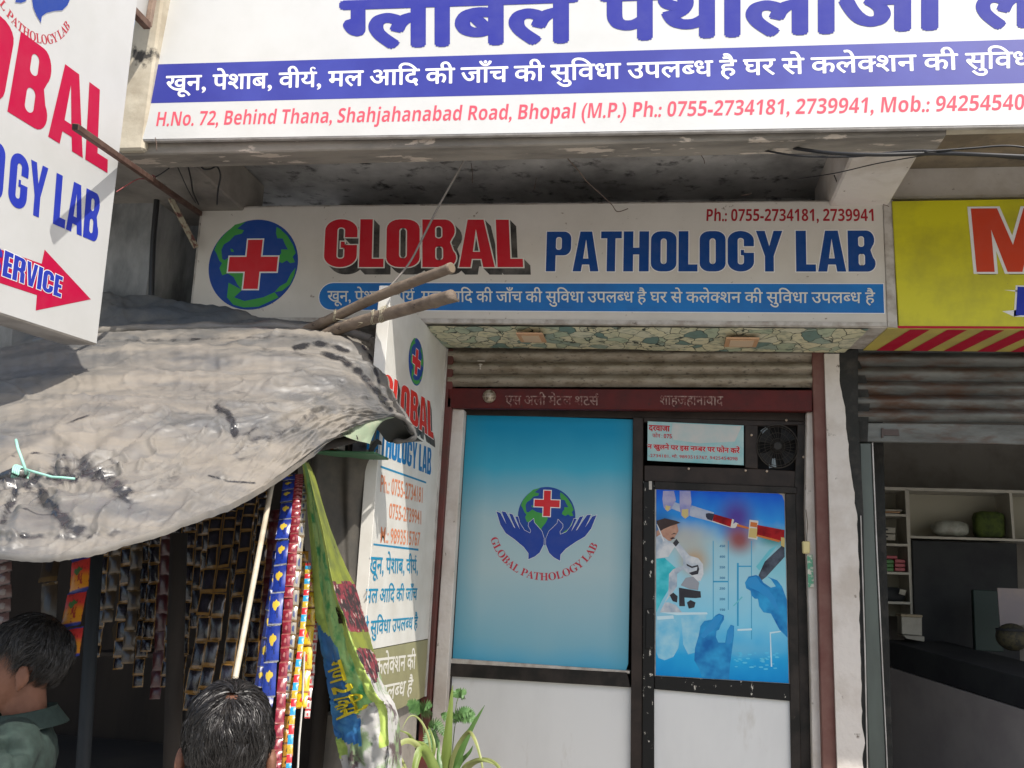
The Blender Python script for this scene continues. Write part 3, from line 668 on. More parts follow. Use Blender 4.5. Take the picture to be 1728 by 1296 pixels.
part('wire_grille', M('grille_wire', (.030, .025, .02), .7), fan, grille)
for k in range(4):
    def bl(b, k=k):
        a = k*math.pi/2+.85; rows = []
        for i in range(5):
            t = .25+.68*i/4; w_ = .10+.20*t
            rows.append([fc+V((0, .03, 0))+V((fR*t*math.cos(a+s*w_*1.6), .012*s, fR*1.05*t*math.sin(a+s*w_*1.6))) for s in (-1, -.33, .33, 1)])
        b.grid(rows)
    part('fan_blade', M('fan_blade_grey', (.010, .011, .013), .7) if k == 0 else bpy.data.materials['fan_blade_grey'], fan, bl, smooth=True)
part('hub', fdark, fan, lambda b: b.tube([fc+V((0, .05, 0)), fc+V((0, -.014, 0))], [.024, .02], 14))
lgm = M('fan_light_gap', (.30, .36, .40), .3)  # pale colour painted in for light showing through the fan gaps
part('painted_light_gap', lgm, fan, lambda b: b.poly([P(x, y, YG+.045) for x, y in ((1283, 727), (1294, 719), (1297, 731), (1293, 740))]))
part('painted_light_gap', lgm, fan, lambda b: b.poly([P(x, y, YG+.045) for x, y in ((1296, 774), (1308, 773), (1310, 788), (1298, 790))]))

# ================================================================== LOWER SIGN
ls = thing('lab_signboard', 'aged cream signboard with globe, red cross and red and blue lab lettering above shutter', 'signboard', P(900, 545, YS).to_tuple())
L4 = [(342, 351), (1503, 339), (1509, 552), (322, 540)]
part('sign_box', alu_old, ls, lambda b: pxprism(b, [(338, 348), (1507, 336.5), (1515, 553.5), (318, 542)], YS+.004, .42), bevel=.004)
sf = part('sign_face', flex_old, ls, lambda b: b.prism([P(x, y, YS) for x, y in [(342, 351), (1489, 339.5), (1497, 549.5), (322, 539)]], (0, .003, 0)))
part('edge_trim', alu_old, ls, lambda b: pxprism(b, [(1490.5, 339.5), (1503, 339), (1515, 553), (1498, 551)], YS-.006, .01), bevel=.002)
part('edge_trim', alu_old, ls, lambda b: pxprism(b, [(321, 534), (1497, 544), (1497, 550.5), (320, 541.5)], YS-.004, .006), bevel=.001)
lb = Board(P(900, 450, YS), (1, 0, 0), (0, 0, 1))
blue_b = M('print_band_blue', (.012, .13, .40), .45, col2=(.010, .17, .50), scale=2, spec=.3)
left = lb.px(561, 500); R_ = (lb.px(561, 477.5)[1]-lb.px(561, 522.5)[1])/2
band = [(left[0]+R_*math.cos(math.radians(a)), left[1]+R_*math.sin(math.radians(a))) for a in range(90, 271, 12)] + [lb.px(1492, 528.3), lb.px(1490.4, 479.4)]
shape(lb, [band], ink('white ink', (.75, .75, .75)), sf, .0006, 'band_outline', px=False, off=.004)
bd = shape(lb, [band], blue_b, sf, .0014, 'blue_band', px=False)
HINDI = 'खून, पेशाब, वीर्य, मल आदि की जाँच की सुविधा उपलब्ध है घर से कलेक्शन की सुविधा उपलब्ध है'
text(lb, HINDI, [(553, 509), (1476, 511.5), (553, 491.5), (1476, 494)], ink('cream ink', (.68, .66, .60)), sf, off=.012, lift=.0022)
q = [(546, 451), (883, 451), (550, 370), (879, 371)]
navy = ink('navy ink', (.008, .055, .23)); red_ = ink('sign red', (.50, .018, .03))
bsh = MB()
for k in range(12):
    t = (k+1)/12
    text(lb, 'GLOBAL', q, None, None, font='imp', off=.012, lift=.0030-.00022*k, mbx=bsh, shift=(t*.036, -t*.036))
bsh.build('letter_shade', M('print_letter_shade', (.10, .092, .08), .5, col2=(.02, .018, .016), scale=9, lo=.4, hi=.6), sf, recalc=False)
text(lb, 'GLOBAL', q, ink('cream ink', (.68, .66, .60)), sf, font='imp', off=.022, lift=.0034, name='letter_outline')
text(lb, 'GLOBAL', q, red_, sf, font='imp', off=0, lift=.0042)
text(lb, 'PATHOLOGY LAB', [(921, 458), (1478, 458.5), (923, 391), (1476, 389)], ink('white ink', (.75, .75, .75)), sf, font='imp', off=.02, lift=.0012, name='letter_outline')
text(lb, 'PATHOLOGY LAB', [(921, 458), (1478, 458.5), (923, 391), (1476, 389)], navy, sf, font='imp', lift=.0022)
text(lb, 'Ph.: 0755-2734181, 2739941', [(1190, 373), (1478, 373), (1191, 353), (1477, 352.5)], ink('sign red dark', (.33, .018, .028)), sf, lift=.0022)
cg = lb.px(427, 446); logo(lb, cg, (lb.px(427, 370)[1]-lb.px(427, 522)[1])/2, sf, hands=False, arctxt=False, cross=((0, 0), .545, .165), lift=.0012)

# printed stone pattern sheet under the sign
def stone_mat():
    mt = bpy.data.materials.new('printed_stone_pattern'); mt.use_nodes = True; n = mt.node_tree; N, L = n.nodes, n.links; b = N['Principled BSDF']; b.inputs['Roughness'].default_value = .55
    g = N.new('ShaderNodeTexCoord'); mp = N.new('ShaderNodeMapping'); mp.inputs['Scale'].default_value = (13, 10, 10); L.new(g.outputs['Object'], mp.inputs[0])
    nz = N.new('ShaderNodeTexNoise'); nz.inputs['Scale'].default_value = 1.2; L.new(mp.outputs[0], nz.inputs['Vector'])
    ad = N.new('ShaderNodeMix'); ad.data_type = 'RGBA'; ad.blend_type = 'LINEAR_LIGHT'; ad.inputs[0].default_value = .35; L.new(mp.outputs[0], ad.inputs[6]); L.new(nz.outputs['Color'], ad.inputs[7])
    v = N.new('ShaderNodeTexVoronoi'); v.feature = 'DISTANCE_TO_EDGE'; v.inputs['Scale'].default_value = 1; L.new(ad.outputs[2], v.inputs['Vector'])
    c = N.new('ShaderNodeTexVoronoi'); c.inputs['Scale'].default_value = 1; L.new(ad.outputs[2], c.inputs['Vector'])
    s = N.new('ShaderNodeSeparateColor'); L.new(c.outputs['Color'], s.inputs[0])
    r = N.new('ShaderNodeValToRGB'); r.color_ramp.interpolation = 'CONSTANT'; e = r.color_ramp.elements
    e[0].position, e[0].color = 0, (.66, .62, .42, 1); e[1].position, e[1].color = .28, (.58, .56, .38, 1)
    for p, cc in ((.50, (.30, .38, .31)), (.58, (.62, .60, .44)), (.76, (.42, .48, .34)), (.90, (.15, .24, .21))): q = e.new(p); q.color = rgb(cc)
    L.new(s.outputs[0], r.inputs[0])
    n2 = N.new('ShaderNodeTexNoise'); n2.inputs['Scale'].default_value = 26; n2.inputs['Detail'].default_value = 8; L.new(g.outputs['Object'], n2.inputs['Vector'])
    mr2 = N.new('ShaderNodeMapRange'); mr2.inputs[1].default_value = .5; mr2.inputs[2].default_value = .66; mr2.inputs[4].default_value = .55; L.new(n2.outputs[0], mr2.inputs[0])
    m2 = N.new('ShaderNodeMix'); m2.data_type = 'RGBA'; m2.inputs[7].default_value = (.12, .17, .13, 1); L.new(mr2.outputs[0], m2.inputs[0]); L.new(r.outputs[0], m2.inputs[6])
    mr = N.new('ShaderNodeMapRange'); mr.inputs[1].default_value = .012; mr.inputs[2].default_value = .035; L.new(v.outputs['Distance'], mr.inputs[0])
    mx = N.new('ShaderNodeMix'); mx.data_type = 'RGBA'; mx.inputs[6].default_value = (.03, .04, .03, 1); L.new(mr.outputs[0], mx.inputs[0]); L.new(m2.outputs[2], mx.inputs[7])
    L.new(mx.outputs[2], b.inputs['Base Color']); return mt
zs = P(1000, 549, YS).z-.008
ss = thing('soffit_sheet', 'sagging vinyl sheet with printed green and cream stone pattern under the cream signboard', 'vinyl sheet', (0, YS, zs))
def sheet(b):
    rows = []
    for j in range(9):
        t = j/8; Y = lerp(YS+.004, 4.90, t); xL, xR = -1.186, lerp(P(1466, 552, YS).x, P(1425, 592, 4.90).x, t)
        rows.append([V((lerp(xL, xR, i/40), Y, zs-.012*math.sin(math.pi*t)*(.6+.4*math.sin(i*.9))-(.012*t if i > 20 else .006*t)+.004*noise.noise(V((i*.4, t*3, 0))))) for i in range(41)])
    b.grid(rows)
ssh = part('sheet', stone_mat(), ss, sheet, smooth=True)
orange = M('hatch_orange', (.52, .30, .16), .6); orange2 = M('hatch_cream', (.60, .45, .30), .6)
for x, y, wdt in ((897, 569, 46), (1251, 577, 54)):
    c = PZ(x, y, zs-.03); hw = wdt/2*c.y/F_PX
    part('light_hatch', [orange, orange2], ss, lambda b: (b.box(c.x-hw, c.x+hw, c.y-.085, c.y+.085, zs-.036, zs-.028, 0), b.box(c.x-hw+.022, c.x+hw-.022, c.y-.06, c.y+.06, zs-.040, zs-.0365, 1)))

# ================================================================== SIDE PANEL SIGN (perpendicular to the facade)
xs = -1.188
sp = thing('side_panel_sign', 'tall narrow white side panel sign with small globe and phone numbers left of shutter', 'sign panel', (xs, 4.4, 0))
sb_ = Board((xs, 4.4, 1.8), (0, 1, 0), (0, 0, 1))
yn = PX(655, 540, xs).y; ztop = zs+.004; zmid = PX(709, 1081, xs).z; zmid2 = PX(631, 1094, xs).z
zbo = (PX(667, 1198, xs).z+PX(691, 1188.6, xs).z)/2
spf = part('panel_face', flex_panel, sp, lambda b: b.prism([(xs, yn, ztop), (xs, 4.925, ztop), (xs, 4.925, zmid+.0), (xs, yn, zmid2)], (-.012, 0, 0)))
part('lower_face', M('olive_vinyl', (.30, .285, .15), .5, col2=(.26, .245, .13), scale=3), sp, lambda b: b.prism([(xs+.001, yn, zmid2-.004), (xs+.001, 4.925, zmid-.004), (xs+.001, 4.925, zbo), (xs+.001, yn, zbo)], (-.012, 0, 0)))
part('panel_edge', flex_panel, sp, lambda b: b.box(xs-.05, xs+.004, yn-.006, yn-.001, zbo, ztop+.002), bevel=.002)
part('panel_edge', alu, sp, lambda b: b.box(xs-.002, xs+.01, 4.915, 4.929, zbo, ztop-.01), bevel=.002)
cgl = sb_.px(702.4, 610.8); rgl = (sb_.px(702.4, 570)[1]-sb_.px(702.4, 652)[1])/2
rxl = (sb_.px(715.5, 612)[0]-sb_.px(689.5, 610)[0])/2
logo(sb_, cgl, rgl, spf, hands=False, arctxt=False, cross=((0, 0), .545, .165), rx=rxl, lift=.0012)
q = [(641, 678), (731, 741), (648, 628), (729, 680)]
bsh = MB()
for k in range(8): text(sb_, 'GLOBAL', q, None, None, font='imp', off=.012, lift=.0030-.0003*k, mbx=bsh, shift=((k+1)/8*.05, -(k+1)/8*.035))
bsh.build('letter_shade', bpy.data.materials['print_letter_shade'], spf, recalc=False)
text(sb_, 'GLOBAL', q, ink('white ink', (.75, .75, .75)), spf, font='imp', off=.02, lift=.0034, name='letter_outline')
text(sb_, 'GLOBAL', q, ink('panel red', (.58, .035, .025)), spf, font='imp', lift=.0042)
text(sb_, 'PATHOLOGY LAB', [(618, 758), (727, 802), (622, 716), (728, 757)], ink('panel blue', (.01, .16, .40)), spf, font='imp', lift=.002)
rule = ink('rule blue', (.015, .22, .42))
shape(sb_, [[(642, 785.5), (719, 813), (719, 816), (642, 789)]], rule, spf, .0015, 'rule_line')
shape(sb_, [[(630, 917), (706, 926), (706, 929.5), (630, 920)]], rule, spf, .0015, 'rule_line')
orr = ink('panel orange', (.66, .24, .12))
text(sb_, 'Ph.: 0755-2734181', [(641, 829), (714, 849), (642, 801), (715, 824)], orr, spf, font='rg', off=.012, lift=.002)
text(sb_, '0755-2739941', [(656, 874), (712, 885), (657, 849), (712, 863)], orr, spf, font='rg', off=.012, lift=.002)
text(sb_, 'M.: 9893515767', [(641, 915), (708, 921), (642, 889), (709, 899)], orr, spf, font='rg', off=.012, lift=.002)
cy = ink('panel cyan', (.015, .24, .42))
text(sb_, 'खून, पेशाब, वीर्य,', [(622, 968), (705, 967), (624, 940), (705, 945)], cy, spf, off=.02, lift=.002)
text(sb_, 'मल आदि की जाँच', [(616, 1018), (703, 1012), (618, 994), (704, 993)], cy, spf, off=.02, lift=.002)
text(sb_, 'की सुविधा उपलब्ध है', [(604, 1075), (704, 1060), (606, 1050), (705, 1041)], cy, spf, off=.02, lift=.002)
crm = ink('cream ink', (.68, .66, .60))
text(sb_, 'कलेक्शन की', [(632, 1141), (700, 1128), (633, 1112), (701, 1104)], crm, spf, off=.02, lift=.003)
text(sb_, 'उपलब्ध है', [(630, 1188), (694, 1170), (632, 1160), (697, 1147)], crm, spf, off=.02, lift=.003)

# ================================================================== BIG BOARD ON THE OVERHANG (leans back)
lean = math.radians(4.8)
bb = Board(P(900, 224, YB), (1, 0, 0), (0, math.sin(lean), math.cos(lean)))
bs = thing('overhead_billboard', 'large white lab billboard with blue Hindi title and blue band on overhang edge', 'billboard', P(900, 224, YB).to_tuple())
def bpt(x, y): return bb.pw(x, y)
blp, brp = bb.px(229, 235), bb.px(1728, 210)
slope = (brp[1]-blp[1])/(brp[0]-blp[0]); xl, xrr = blp[0], 3.2; H_ = 1.35
co = lambda a, h, l=0: bb.at(a, blp[1]+slope*(a-blp[0])+h, l)
lx = bb.px(268, 0); 
bf = part('board_face', flex_white, bs, lambda b: b.prism([co(xl, 0), co(xrr, 0), co(xrr, H_), co(xl, H_)], -bb.n*.004))
part('board_box', alu, bs, lambda b: b.prism([co(xl-.004, -.008, -.006), co(xrr, -.008, -.006), co(xrr, H_, -.006), co(xl-.004, H_, -.006)], (0, .022, 0)), bevel=.003)
violet = M('print_band_violet', (.036, .042, .27), .42, col2=(.045, .055, .31), scale=3, spec=.35)
shape(bb, [[(253.4, 109), (1728, 66.5), (2200, 53), (2205, 127), (1728, 140.3), (242.4, 174.5)]], violet, bf, .0012, 'violet_band')
wi = ink('bright white ink', (.80, .80, .79)); vi = ink('violet ink', (.036, .042, .28), fade=.05); pk = ink('rose ink', (.62, .09, .13))
text(bb, 'खून, पेशाब, वीर्य, मल आदि की जाँच की सुविधा उपलब्ध है घर से कलेक्शन की', [(280, 153.5), (1616, 117.5), (281, 129), (1615, 91)], wi, bf, off=.02, lift=.0022)
text(bb, 'सुविधा उपलब्ध है', [(1629, 117), (1965, 108), (1629, 90.5), (1965, 81)], wi, bf, off=.02, lift=.0022)
text(bb, 'H.No. 72, Behind Thana, Shahjahanabad Road, Bhopal (M.P.) Ph.: 0755-2734181, 2739941, Mob.: 9425454098', [(261, 213), (1768, 184.5), (265, 189), (1770, 158)], pk, bf, lift=.0015, off=-.008)
title = MB()
text(bb, 'ग्लोबल', [(579, 80), (968, 69), (579, 5), (968, -8)], vi, bf, off=.042, lift=.0022, mbx=title)
text(bb, 'पैथोलॉजी', [(1018, 67), (1592, 47), (1018, -9), (1592, -30)], vi, bf, off=.042, lift=.0022, mbx=title)
text(bb, 'लैब', [(1646, 46), (1835, 40), (1646, -32), (1835, -38)], vi, bf, off=.042, lift=.0022, mbx=title)
title.build('title_lettering', vi, bf, recalc=False)
cb = bb.px(386, -94); logo(bb, cb, bb.px(433, -94)[0]-cb[0], bf, arccol='arc blue')

# ================================================================== LEFT PROJECTING SIGN
XL = -2.16
u = PX(161, 579, XL)-PX(0, 527, XL); u = V((0, u.y, u.z)).normalized()
if u.y < 0: u = -u
lbd = Board(PX(100, 560, XL), u, V((0, -u.z, u.y)))
lsn = thing('projecting_sign', 'tall white projecting lab sign with pink arrow reading service at far left', 'signboard', PX(163, 579, XL).to_tuple())
a1, b0 = lbd.px(163, 579.5); 
r_top = lbd.px(228, 30)
sk = (r_top[0]-a1)/(r_top[1]-b0)
lc = lambda a, b, l=0: lbd.at(a+(b-b0)*sk, b, l)
lf = part('sign_face', flex_white, lsn, lambda b: b.prism([lc(a1-1.45, b0), lc(a1, b0), lc(a1, b0+2.3), lc(a1-1.45, b0+2.3)], -lbd.n*.004))
part('sign_box', alu, lsn, lambda b: b.prism([lc(a1-1.455, b0-.006, -.006), lc(a1+.006, b0-.006, -.006), lc(a1+.006, b0+2.3, -.006), lc(a1-1.455, b0+2.3, -.006)], V((-.14, 0, 0))), bevel=.004)
pinkr = ink('crimson ink', (.45, .006, .05), fade=.04); vb = ink('royal blue ink', (.022, .04, .38), fade=.05)
def extq(q, frac):
    """extend a px quad to the left on the board by frac of its width"""
    bl, br, tl, tr = [lbd.px(*p) for p in q]
    f = lambda a, c: (a[0]-(c[0]-a[0])*frac, a[1]-(c[1]-a[1])*frac)
    return f(bl, br), f(tl, tr), bl, br, tl, tr
qB = [(12, 188), (181, 292), (35, 53), (184, 163)]
e1, e2, bl, br, tl, tr = extq(qB, 1.12)
text(lbd, 'BAL', qB, pinkr, lf, font='imp', lift=.0022)
g1 = (bl[0]-(br[0]-bl[0])*.045, bl[1]-(br[1]-bl[1])*.045); g2 = (tl[0]-(tr[0]-tl[0])*.045, tl[1]-(tr[1]-tl[1])*.045)
text(lbd, 'GLO', ('m', e1, g1, e2, g2), pinkr, lf, font='imp', lift=.0022)
qP = [(12, 344), (164, 410), (19, 252), (170, 330)]
e1, e2, bl, br, tl, tr = extq(qP, 1.2)
text(lbd, 'GY LAB', qP, vb, lf, font='imp', lift=.0022)
g1 = (bl[0]-(br[0]-bl[0])*.05, bl[1]-(br[1]-bl[1])*.05); g2 = (tl[0]-(tr[0]-tl[0])*.05, tl[1]-(tr[1]-tl[1])*.05)
text(lbd, 'PATHOLO', ('m', e1, g1, e2, g2), vb, lf, font='imp', lift=.0022)
arrow = [(-160, 365), (70, 445), (75, 421), (153, 505), (60, 524), (62, 498), (-160, 425)]
shape(lbd, [arrow], pinkr, lf, .0014, 'arrow')
qS = [(3, 465), (102, 502), (8, 422), (106, 468)]
e1, e2, bl, br, tl, tr = extq(qS, 1.15)
text(lbd, 'ERVICE', qS, ink('white ink', (.75, .75, .75)), lf, font='imp', off=.035, lift=.0024, name='letter_outline')
text(lbd, 'ERVICE', qS, vb, lf, font='imp', lift=.0034)
g1 = (bl[0]-(br[0]-bl[0])*.03, bl[1]-(br[1]-bl[1])*.03); g2 = (tl[0]-(tr[0]-tl[0])*.03, tl[1]-(tr[1]-tl[1])*.03)
g3 = (g1[0]-(br[0]-bl[0])*.19, g1[1]-(br[1]-bl[1])*.19); g4 = (g2[0]-(tr[0]-tl[0])*.19, g2[1]-(tr[1]-tl[1])*.19)
text(lbd, 'S', ('m', g3, g1, g4, g2), vb, lf, font='imp', lift=.0034)
cl_ = lbd.px(58, -62); logo(lbd, cl_, .122, lf, lift=.0016)

# ================================================================== NEIGHBOUR: YELLOW SIGN
ys_ = thing('yellow_signboard', 'yellow shop signboard with large red letter M beside the cream lab signboard', 'signboard', P(1620, 553, YS).to_tuple())
yel = M('vinyl_yellow', (.60, .56, .012), .45, col2=(.40, .37, .02), scale=2.5, dirt=(.20, .17, .05), dscale=24, dlo=.72, dhi=.78, bump=.05, bscale=6)
yl_ = M('vinyl_yellow_pale', (.52, .43, .10), .5, col2=(.42, .35, .10), scale=3)
part('sign_face', yel, ys_, lambda b: pxprism(b, [(1505, 339), (2300, 326), (2300, 557), (1517, 553)], YS-.002, .30), bevel=.003)
yb = Board(P(1620, 450, YS-.002), (1, 0, 0), (0, 0, 1))
qM = [(1648, 459), (1778, 459), (1638, 352), (1772, 351)]
text(yb, 'M', qM, ink('shade black', (.02, .015, .012)), ys_, font='imp', off=.0, lift=.0012, name='letter_shade', shift=(.006, -.012))
text(yb, 'M', qM, ink('white ink', (.75, .75, .75)), ys_, font='imp', off=.03, lift=.0022, name='letter_outline')
text(yb, 'M', qM, ink('tomato ink', (.56, .06, .025)), ys_, font='imp', lift=.0034)
qD = [(1714, 532), (1752, 533), (1717, 484), (1754, 485)]
text(yb, 'D', qD, ink('white ink', (.75, .75, .75)), ys_, font='imp', off=.05, lift=.0022, name='letter_outline')
text(yb, 'D', qD, vb, ys_, font='imp', lift=.0034)
shape(yb, [[(1511, 550), (2300, 553), (2300, 556.5), (1517, 554)]], ink('stripe red', (.42, .01, .035)), ys_, .002, 'red_edge_line')
zaw = P(1600, 553, YS).z-.006
aw = thing('awning_strip', 'yellow underside strip with slanting red stripes below the yellow signboard', 'awning', (1.8, YS, zaw))
yb_ = 4.90
x0a, x0b = PZ(1505, 555, zaw).x, PZ(1455, 593, zaw).x
af = part('strip_face', yl_, aw, lambda b: b.prism([(x0a-.02, YS+.006, zaw), (4.4, YS+.006, zaw), (4.4, yb_, zaw), (x0b, yb_, zaw)], (0, 0, .02)))
for k in range(9):
    xf = PZ(1536+63*k, 556, zaw).x
    o = part('red_stripe', ink('stripe red', (.42, .01, .035)), aw, lambda b: b.poly([(xf, YS+.012, zaw-.0015), (xf+.085, YS+.012, zaw-.0015), (xf+.02, yb_-.004, zaw-.0015), (xf-.065, yb_-.004, zaw-.0015)]))

# ================================================================== NEIGHBOUR: SHUTTER, SHOP INTERIOR
s2 = thing('grey_roller_shutter', 'rusty grey rolled-up shutter of the open shop under the yellow signboard', 'shutter', (2, 4.95, 0))
Y2 = 4.96
ty = [574, 595, 618, 643, 666, 690, 712]
for k in range(6):
    part('slat', slat_g, s2, lambda b: slat(b, (1432+k*2, 1434+k*2), (2100, 2100), (ty[k], ty[k]+4), (ty[k+1]-.5, ty[k+1]+4), Y2), smooth=True)
part('bottom_bar', slat_g, s2, lambda b: pxprism(b, [(1446, 713), (2100, 720), (2100, 757), (1450, 745)], Y2-.015, .03), bevel=.004)
part('latch', M('latch_rust', (.07, .05, .045), .6), s2, lambda b: (pxprism(b, [(1488, 722), (1491, 722), (1491, 738), (1488, 738)], Y2-.028, .012), pxprism(b, [(1489, 724), (1516, 725), (1518, 735), (1489, 734)], Y2-.024, .008)))
part('side_guide', M('green_grey_guide', (.085, .105, .095), .35, .2, col2=(.055, .065, .06), scale=3, stretch=(1, 1, .3)), s2,
     lambda b: pxprism(b, [(1450, 747), (1471, 747), (1478.6, 928), (1495, 1264), (1502, 1440), (1469, 1440), (1461, 1150), (1455, 900)], YW+.01, .05), bevel=.006)
part('guide_edge', alu, s2, lambda b: (pxprism(b, [(1471.5, 747), (1473.5, 747), (1481, 928), (1497, 1264), (1504, 1440), (1502.5, 1440), (1495.5, 1264), (1479, 928)], YW+.004, .03),
     pxprism(b, [(1452, 870), (1453.5, 870), (1461, 1100), (1468, 1440), (1466, 1440), (1459, 1100)], YW-.034, .01)))
part('soot_patch', soot, s2, lambda b: b.prism([P(x, y, Y2-.018) for x, y in ((1433, 575), (1447, 580), (1450, 610), (1462, 640), (1468, 680), (1466, 700), (1464, 745), (1450, 745), (1436, 640))], (0, .004, 0)))

nshop = thing('neighbour_shop', 'dark interior of the open shop on the right behind the white pillar', 'shop', (2.5, 6.5, .3))
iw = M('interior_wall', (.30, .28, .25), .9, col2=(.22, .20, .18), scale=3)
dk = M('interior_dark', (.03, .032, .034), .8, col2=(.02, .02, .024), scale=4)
IX0, IX1, IY = P(1468, 900, 5.0).x, 4.6, 8.0
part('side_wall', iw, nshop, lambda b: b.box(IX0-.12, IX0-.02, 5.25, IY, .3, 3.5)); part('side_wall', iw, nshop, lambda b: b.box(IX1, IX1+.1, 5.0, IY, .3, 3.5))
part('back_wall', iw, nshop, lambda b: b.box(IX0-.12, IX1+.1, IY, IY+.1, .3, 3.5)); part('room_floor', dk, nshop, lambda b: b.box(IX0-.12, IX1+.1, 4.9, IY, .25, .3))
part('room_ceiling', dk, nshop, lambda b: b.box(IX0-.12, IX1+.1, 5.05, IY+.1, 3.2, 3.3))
shelfm = M('shelf_cream', (.55, .52, .45), .6, col2=(.45, .42, .36), scale=5)
YI = 7.2
su = thing('shelf_unit', 'cream wall shelving with small compartments deep inside the dark shop', 'shelf', P(1600, 1070, YI).to_tuple())
def bar_(pts, nm='shelf_board', d=.30): part(nm, shelfm, su, lambda b: pxprism(b, pts, YI, d))
bar_([(1466, 821), (1900, 832), (1900, 837), (1466, 826)])
for y in (868, 918, 966, 1016): bar_([(1470, y-2), (1531+(y-868)*.05, y), (1531+(y-868)*.05, y+4), (1470, y+2)])
bar_([(1527, 826), (1534, 826), (1541, 1040), (1537, 1040)], 'upright')
bar_([(1535, 904), (1900, 915), (1900, 919), (1535, 908)])
bar_([(1703, 832), (1708, 832), (1713, 910), (1709, 910)], 'upright')
part('back_board', M('shelf_back', (.36, .34, .27), .8), su, lambda b: pxprism(b, [(1466, 826), (1900, 837), (1900, 912), (1534, 905), (1540, 1040), (1470, 1040)], YI+.29, .01))
cab = thing('dark_cabinet', 'tall black cabinet front under the upper shelf inside the dark shop', 'cabinet', P(1620, 1100, YI-.1).to_tuple())
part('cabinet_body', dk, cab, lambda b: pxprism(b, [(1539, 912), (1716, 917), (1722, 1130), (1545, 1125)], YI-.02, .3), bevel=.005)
part('side_door', M('cabinet_green', (.015, .035, .03), .6), cab, lambda b: pxprism(b, [(1642, 995), (1690, 997), (1694, 1100), (1646, 1098)], YI-.35, .05), bevel=.004)
def small(nm, label, cat, pts, Y, d, mat, bev=.006, grp=None):
    o = part(nm, mat, None, lambda b: pxprism(b, pts, Y, d), bevel=bev); tag(o, label, cat, grp); return o
wht = M('carton_white', (.42, .40, .34), .7, col2=(.34, .32, .27), scale=9)
t_ = thing('paper_carton', 'cream paper carton standing on the counter end inside the shop', 'carton', P(1538, 1072, 6.9).to_tuple())
part('carton_body', wht, t_, lambda b: pxprism(b, [(1521, 1039), (1556, 1041), (1556, 1073), (1522, 1070)], 6.9, .12), bevel=.003)
part('carton_lid', M('carton_lid', (.33, .27, .18), .7), t_, lambda b: pxprism(b, [(1520, 1036), (1557, 1038), (1557, 1042), (1520, 1040)], 6.88, .15), bevel=.003)
part('carton_tray', wht, t_, lambda b: pxprism(b, [(1524, 1072), (1560, 1074), (1560, 1083), (1530, 1078)], 6.86, .2), bevel=.003)
for k in range(3): small('book', ['cream book at the top of the flat pile on the shop shelf', 'brown book in the middle of the flat pile on shelf', 'grey book at the bottom of the flat pile on shelf'][k], 'book', [(1482, 859+k*3.2), (1522-3*k, 860+k*3.2), (1522-3*k, 862.6+k*3.2), (1482, 861.6+k*3.2)], YI+.03, .2, [wht, orange, alu][k], .001, 'books lying on the shop shelf')
for k in range(2):
    o = thing('file_box', ['upper cream file box with oval handle hole on second shelf', 'lower cream file box under another on second shelf'][k], 'box', P(1495, 903, YI+.03).to_tuple(), 'file boxes on the second shelf')
    part('box_body', wht, o, lambda b: pxprism(b, [(1481, 889+12*k), (1511, 890+12*k), (1511, 900+12*k), (1481, 899+12*k)], YI+.03, .2), bevel=.003)
    part('handle_hole', dk, o, lambda b: b.prism([P(1494+5*math.cos(a*math.pi/5), 893.5+12*k+2*math.sin(a*math.pi/5), YI+.028) for a in range(10)], (0, .003, 0)))
gm = M('pack_green', (.07, .22, .06), .5); pm = M('pack_pink', (.42, .08, .10), .5)
for k in range(3): small('soap_pack', ['green soap pack, top of the green pile on third shelf', 'green soap pack in the middle of the green pile', 'green soap pack at the bottom of the green pile'][k], 'packet', [(1484, 944+k*6.7), (1508, 945+k*6.7), (1508, 951+k*6.7), (1484, 950+k*6.7)], YI+.02, .12, gm, .003, 'green packs on the third shelf')
for k in range(4): small('soap_pack', ['pink soap pack lying on top of the green packs', 'pink soap pack, top of the pink pile on third shelf', 'pink soap pack in the middle of the pink pile', 'pink soap pack at the bottom of the pink pile'][k], 'packet', [(1484, 937), (1514, 938), (1514, 943), (1484, 942)] if k == 0 else [(1510, 936.5+k*7), (1527, 937.5+k*7), (1528, 943+k*7), (1510, 942.5+k*7)], YI+.02, .12, pm, .003, 'pink packs on the third shelf')
def lump(nm, label, cat, c, Y, r, mat, sq=.7):
    b = MB(); b.ell(P(c[0], c[1], Y), r, 16, 12); 
    ctr = P(c[0], c[1], Y)
    for v in b.v:
        d = v-ctr; 
        for i in range(3): d[i] = math.copysign(abs(d[i]/r[i])**sq*r[i], d[i]) if abs(d[i]) > 1e-9 else 0
        v.xyz = ctr+d*(1+.10*noise.noise(v*22))
    o = b.build(nm, mat, None, smooth=True); tag(o, label, cat); return o
lump('clear_container', 'clear plastic food container on the upper shelf of dark shop', 'container', (1603, 892), YI+.12, (.125, .07, .058), M('container_cloudy', (.36, .37, .32), .35, col2=(.24, .24, .2), scale=20))
lump('green_bag', 'yellow-green cloth bag standing on upper shelf of dark shop', 'bag', (1668, 886), YI+.12, (.10, .07, .095), M('bag_green', (.075, .11, .018), .85, col2=(.04, .06, .014), scale=22, bump=.5), .45)
lump('clutter_bundle', 'dark bundle of tangled things on the fourth shelf', 'bundle', (1505, 1003), YI+.1, (.09, .06, .05), dk)
small('paper_tag', 'small white paper tag propped against bundle on fourth shelf', 'tag', [(1519, 994), (1530, 996), (1527, 1005), (1517, 1002)], YI, .01, wht, .001)
small('notice_paper', 'pinkish paper sheet hanging behind the basket at the counter', 'paper', [(1683, 992), (1740, 994), (1740, 1052), (1688, 1062)], 6.4, .008, M('paper_pink', (.30, .25, .23), .8, col2=(.24, .21, .22), scale=4), .001)
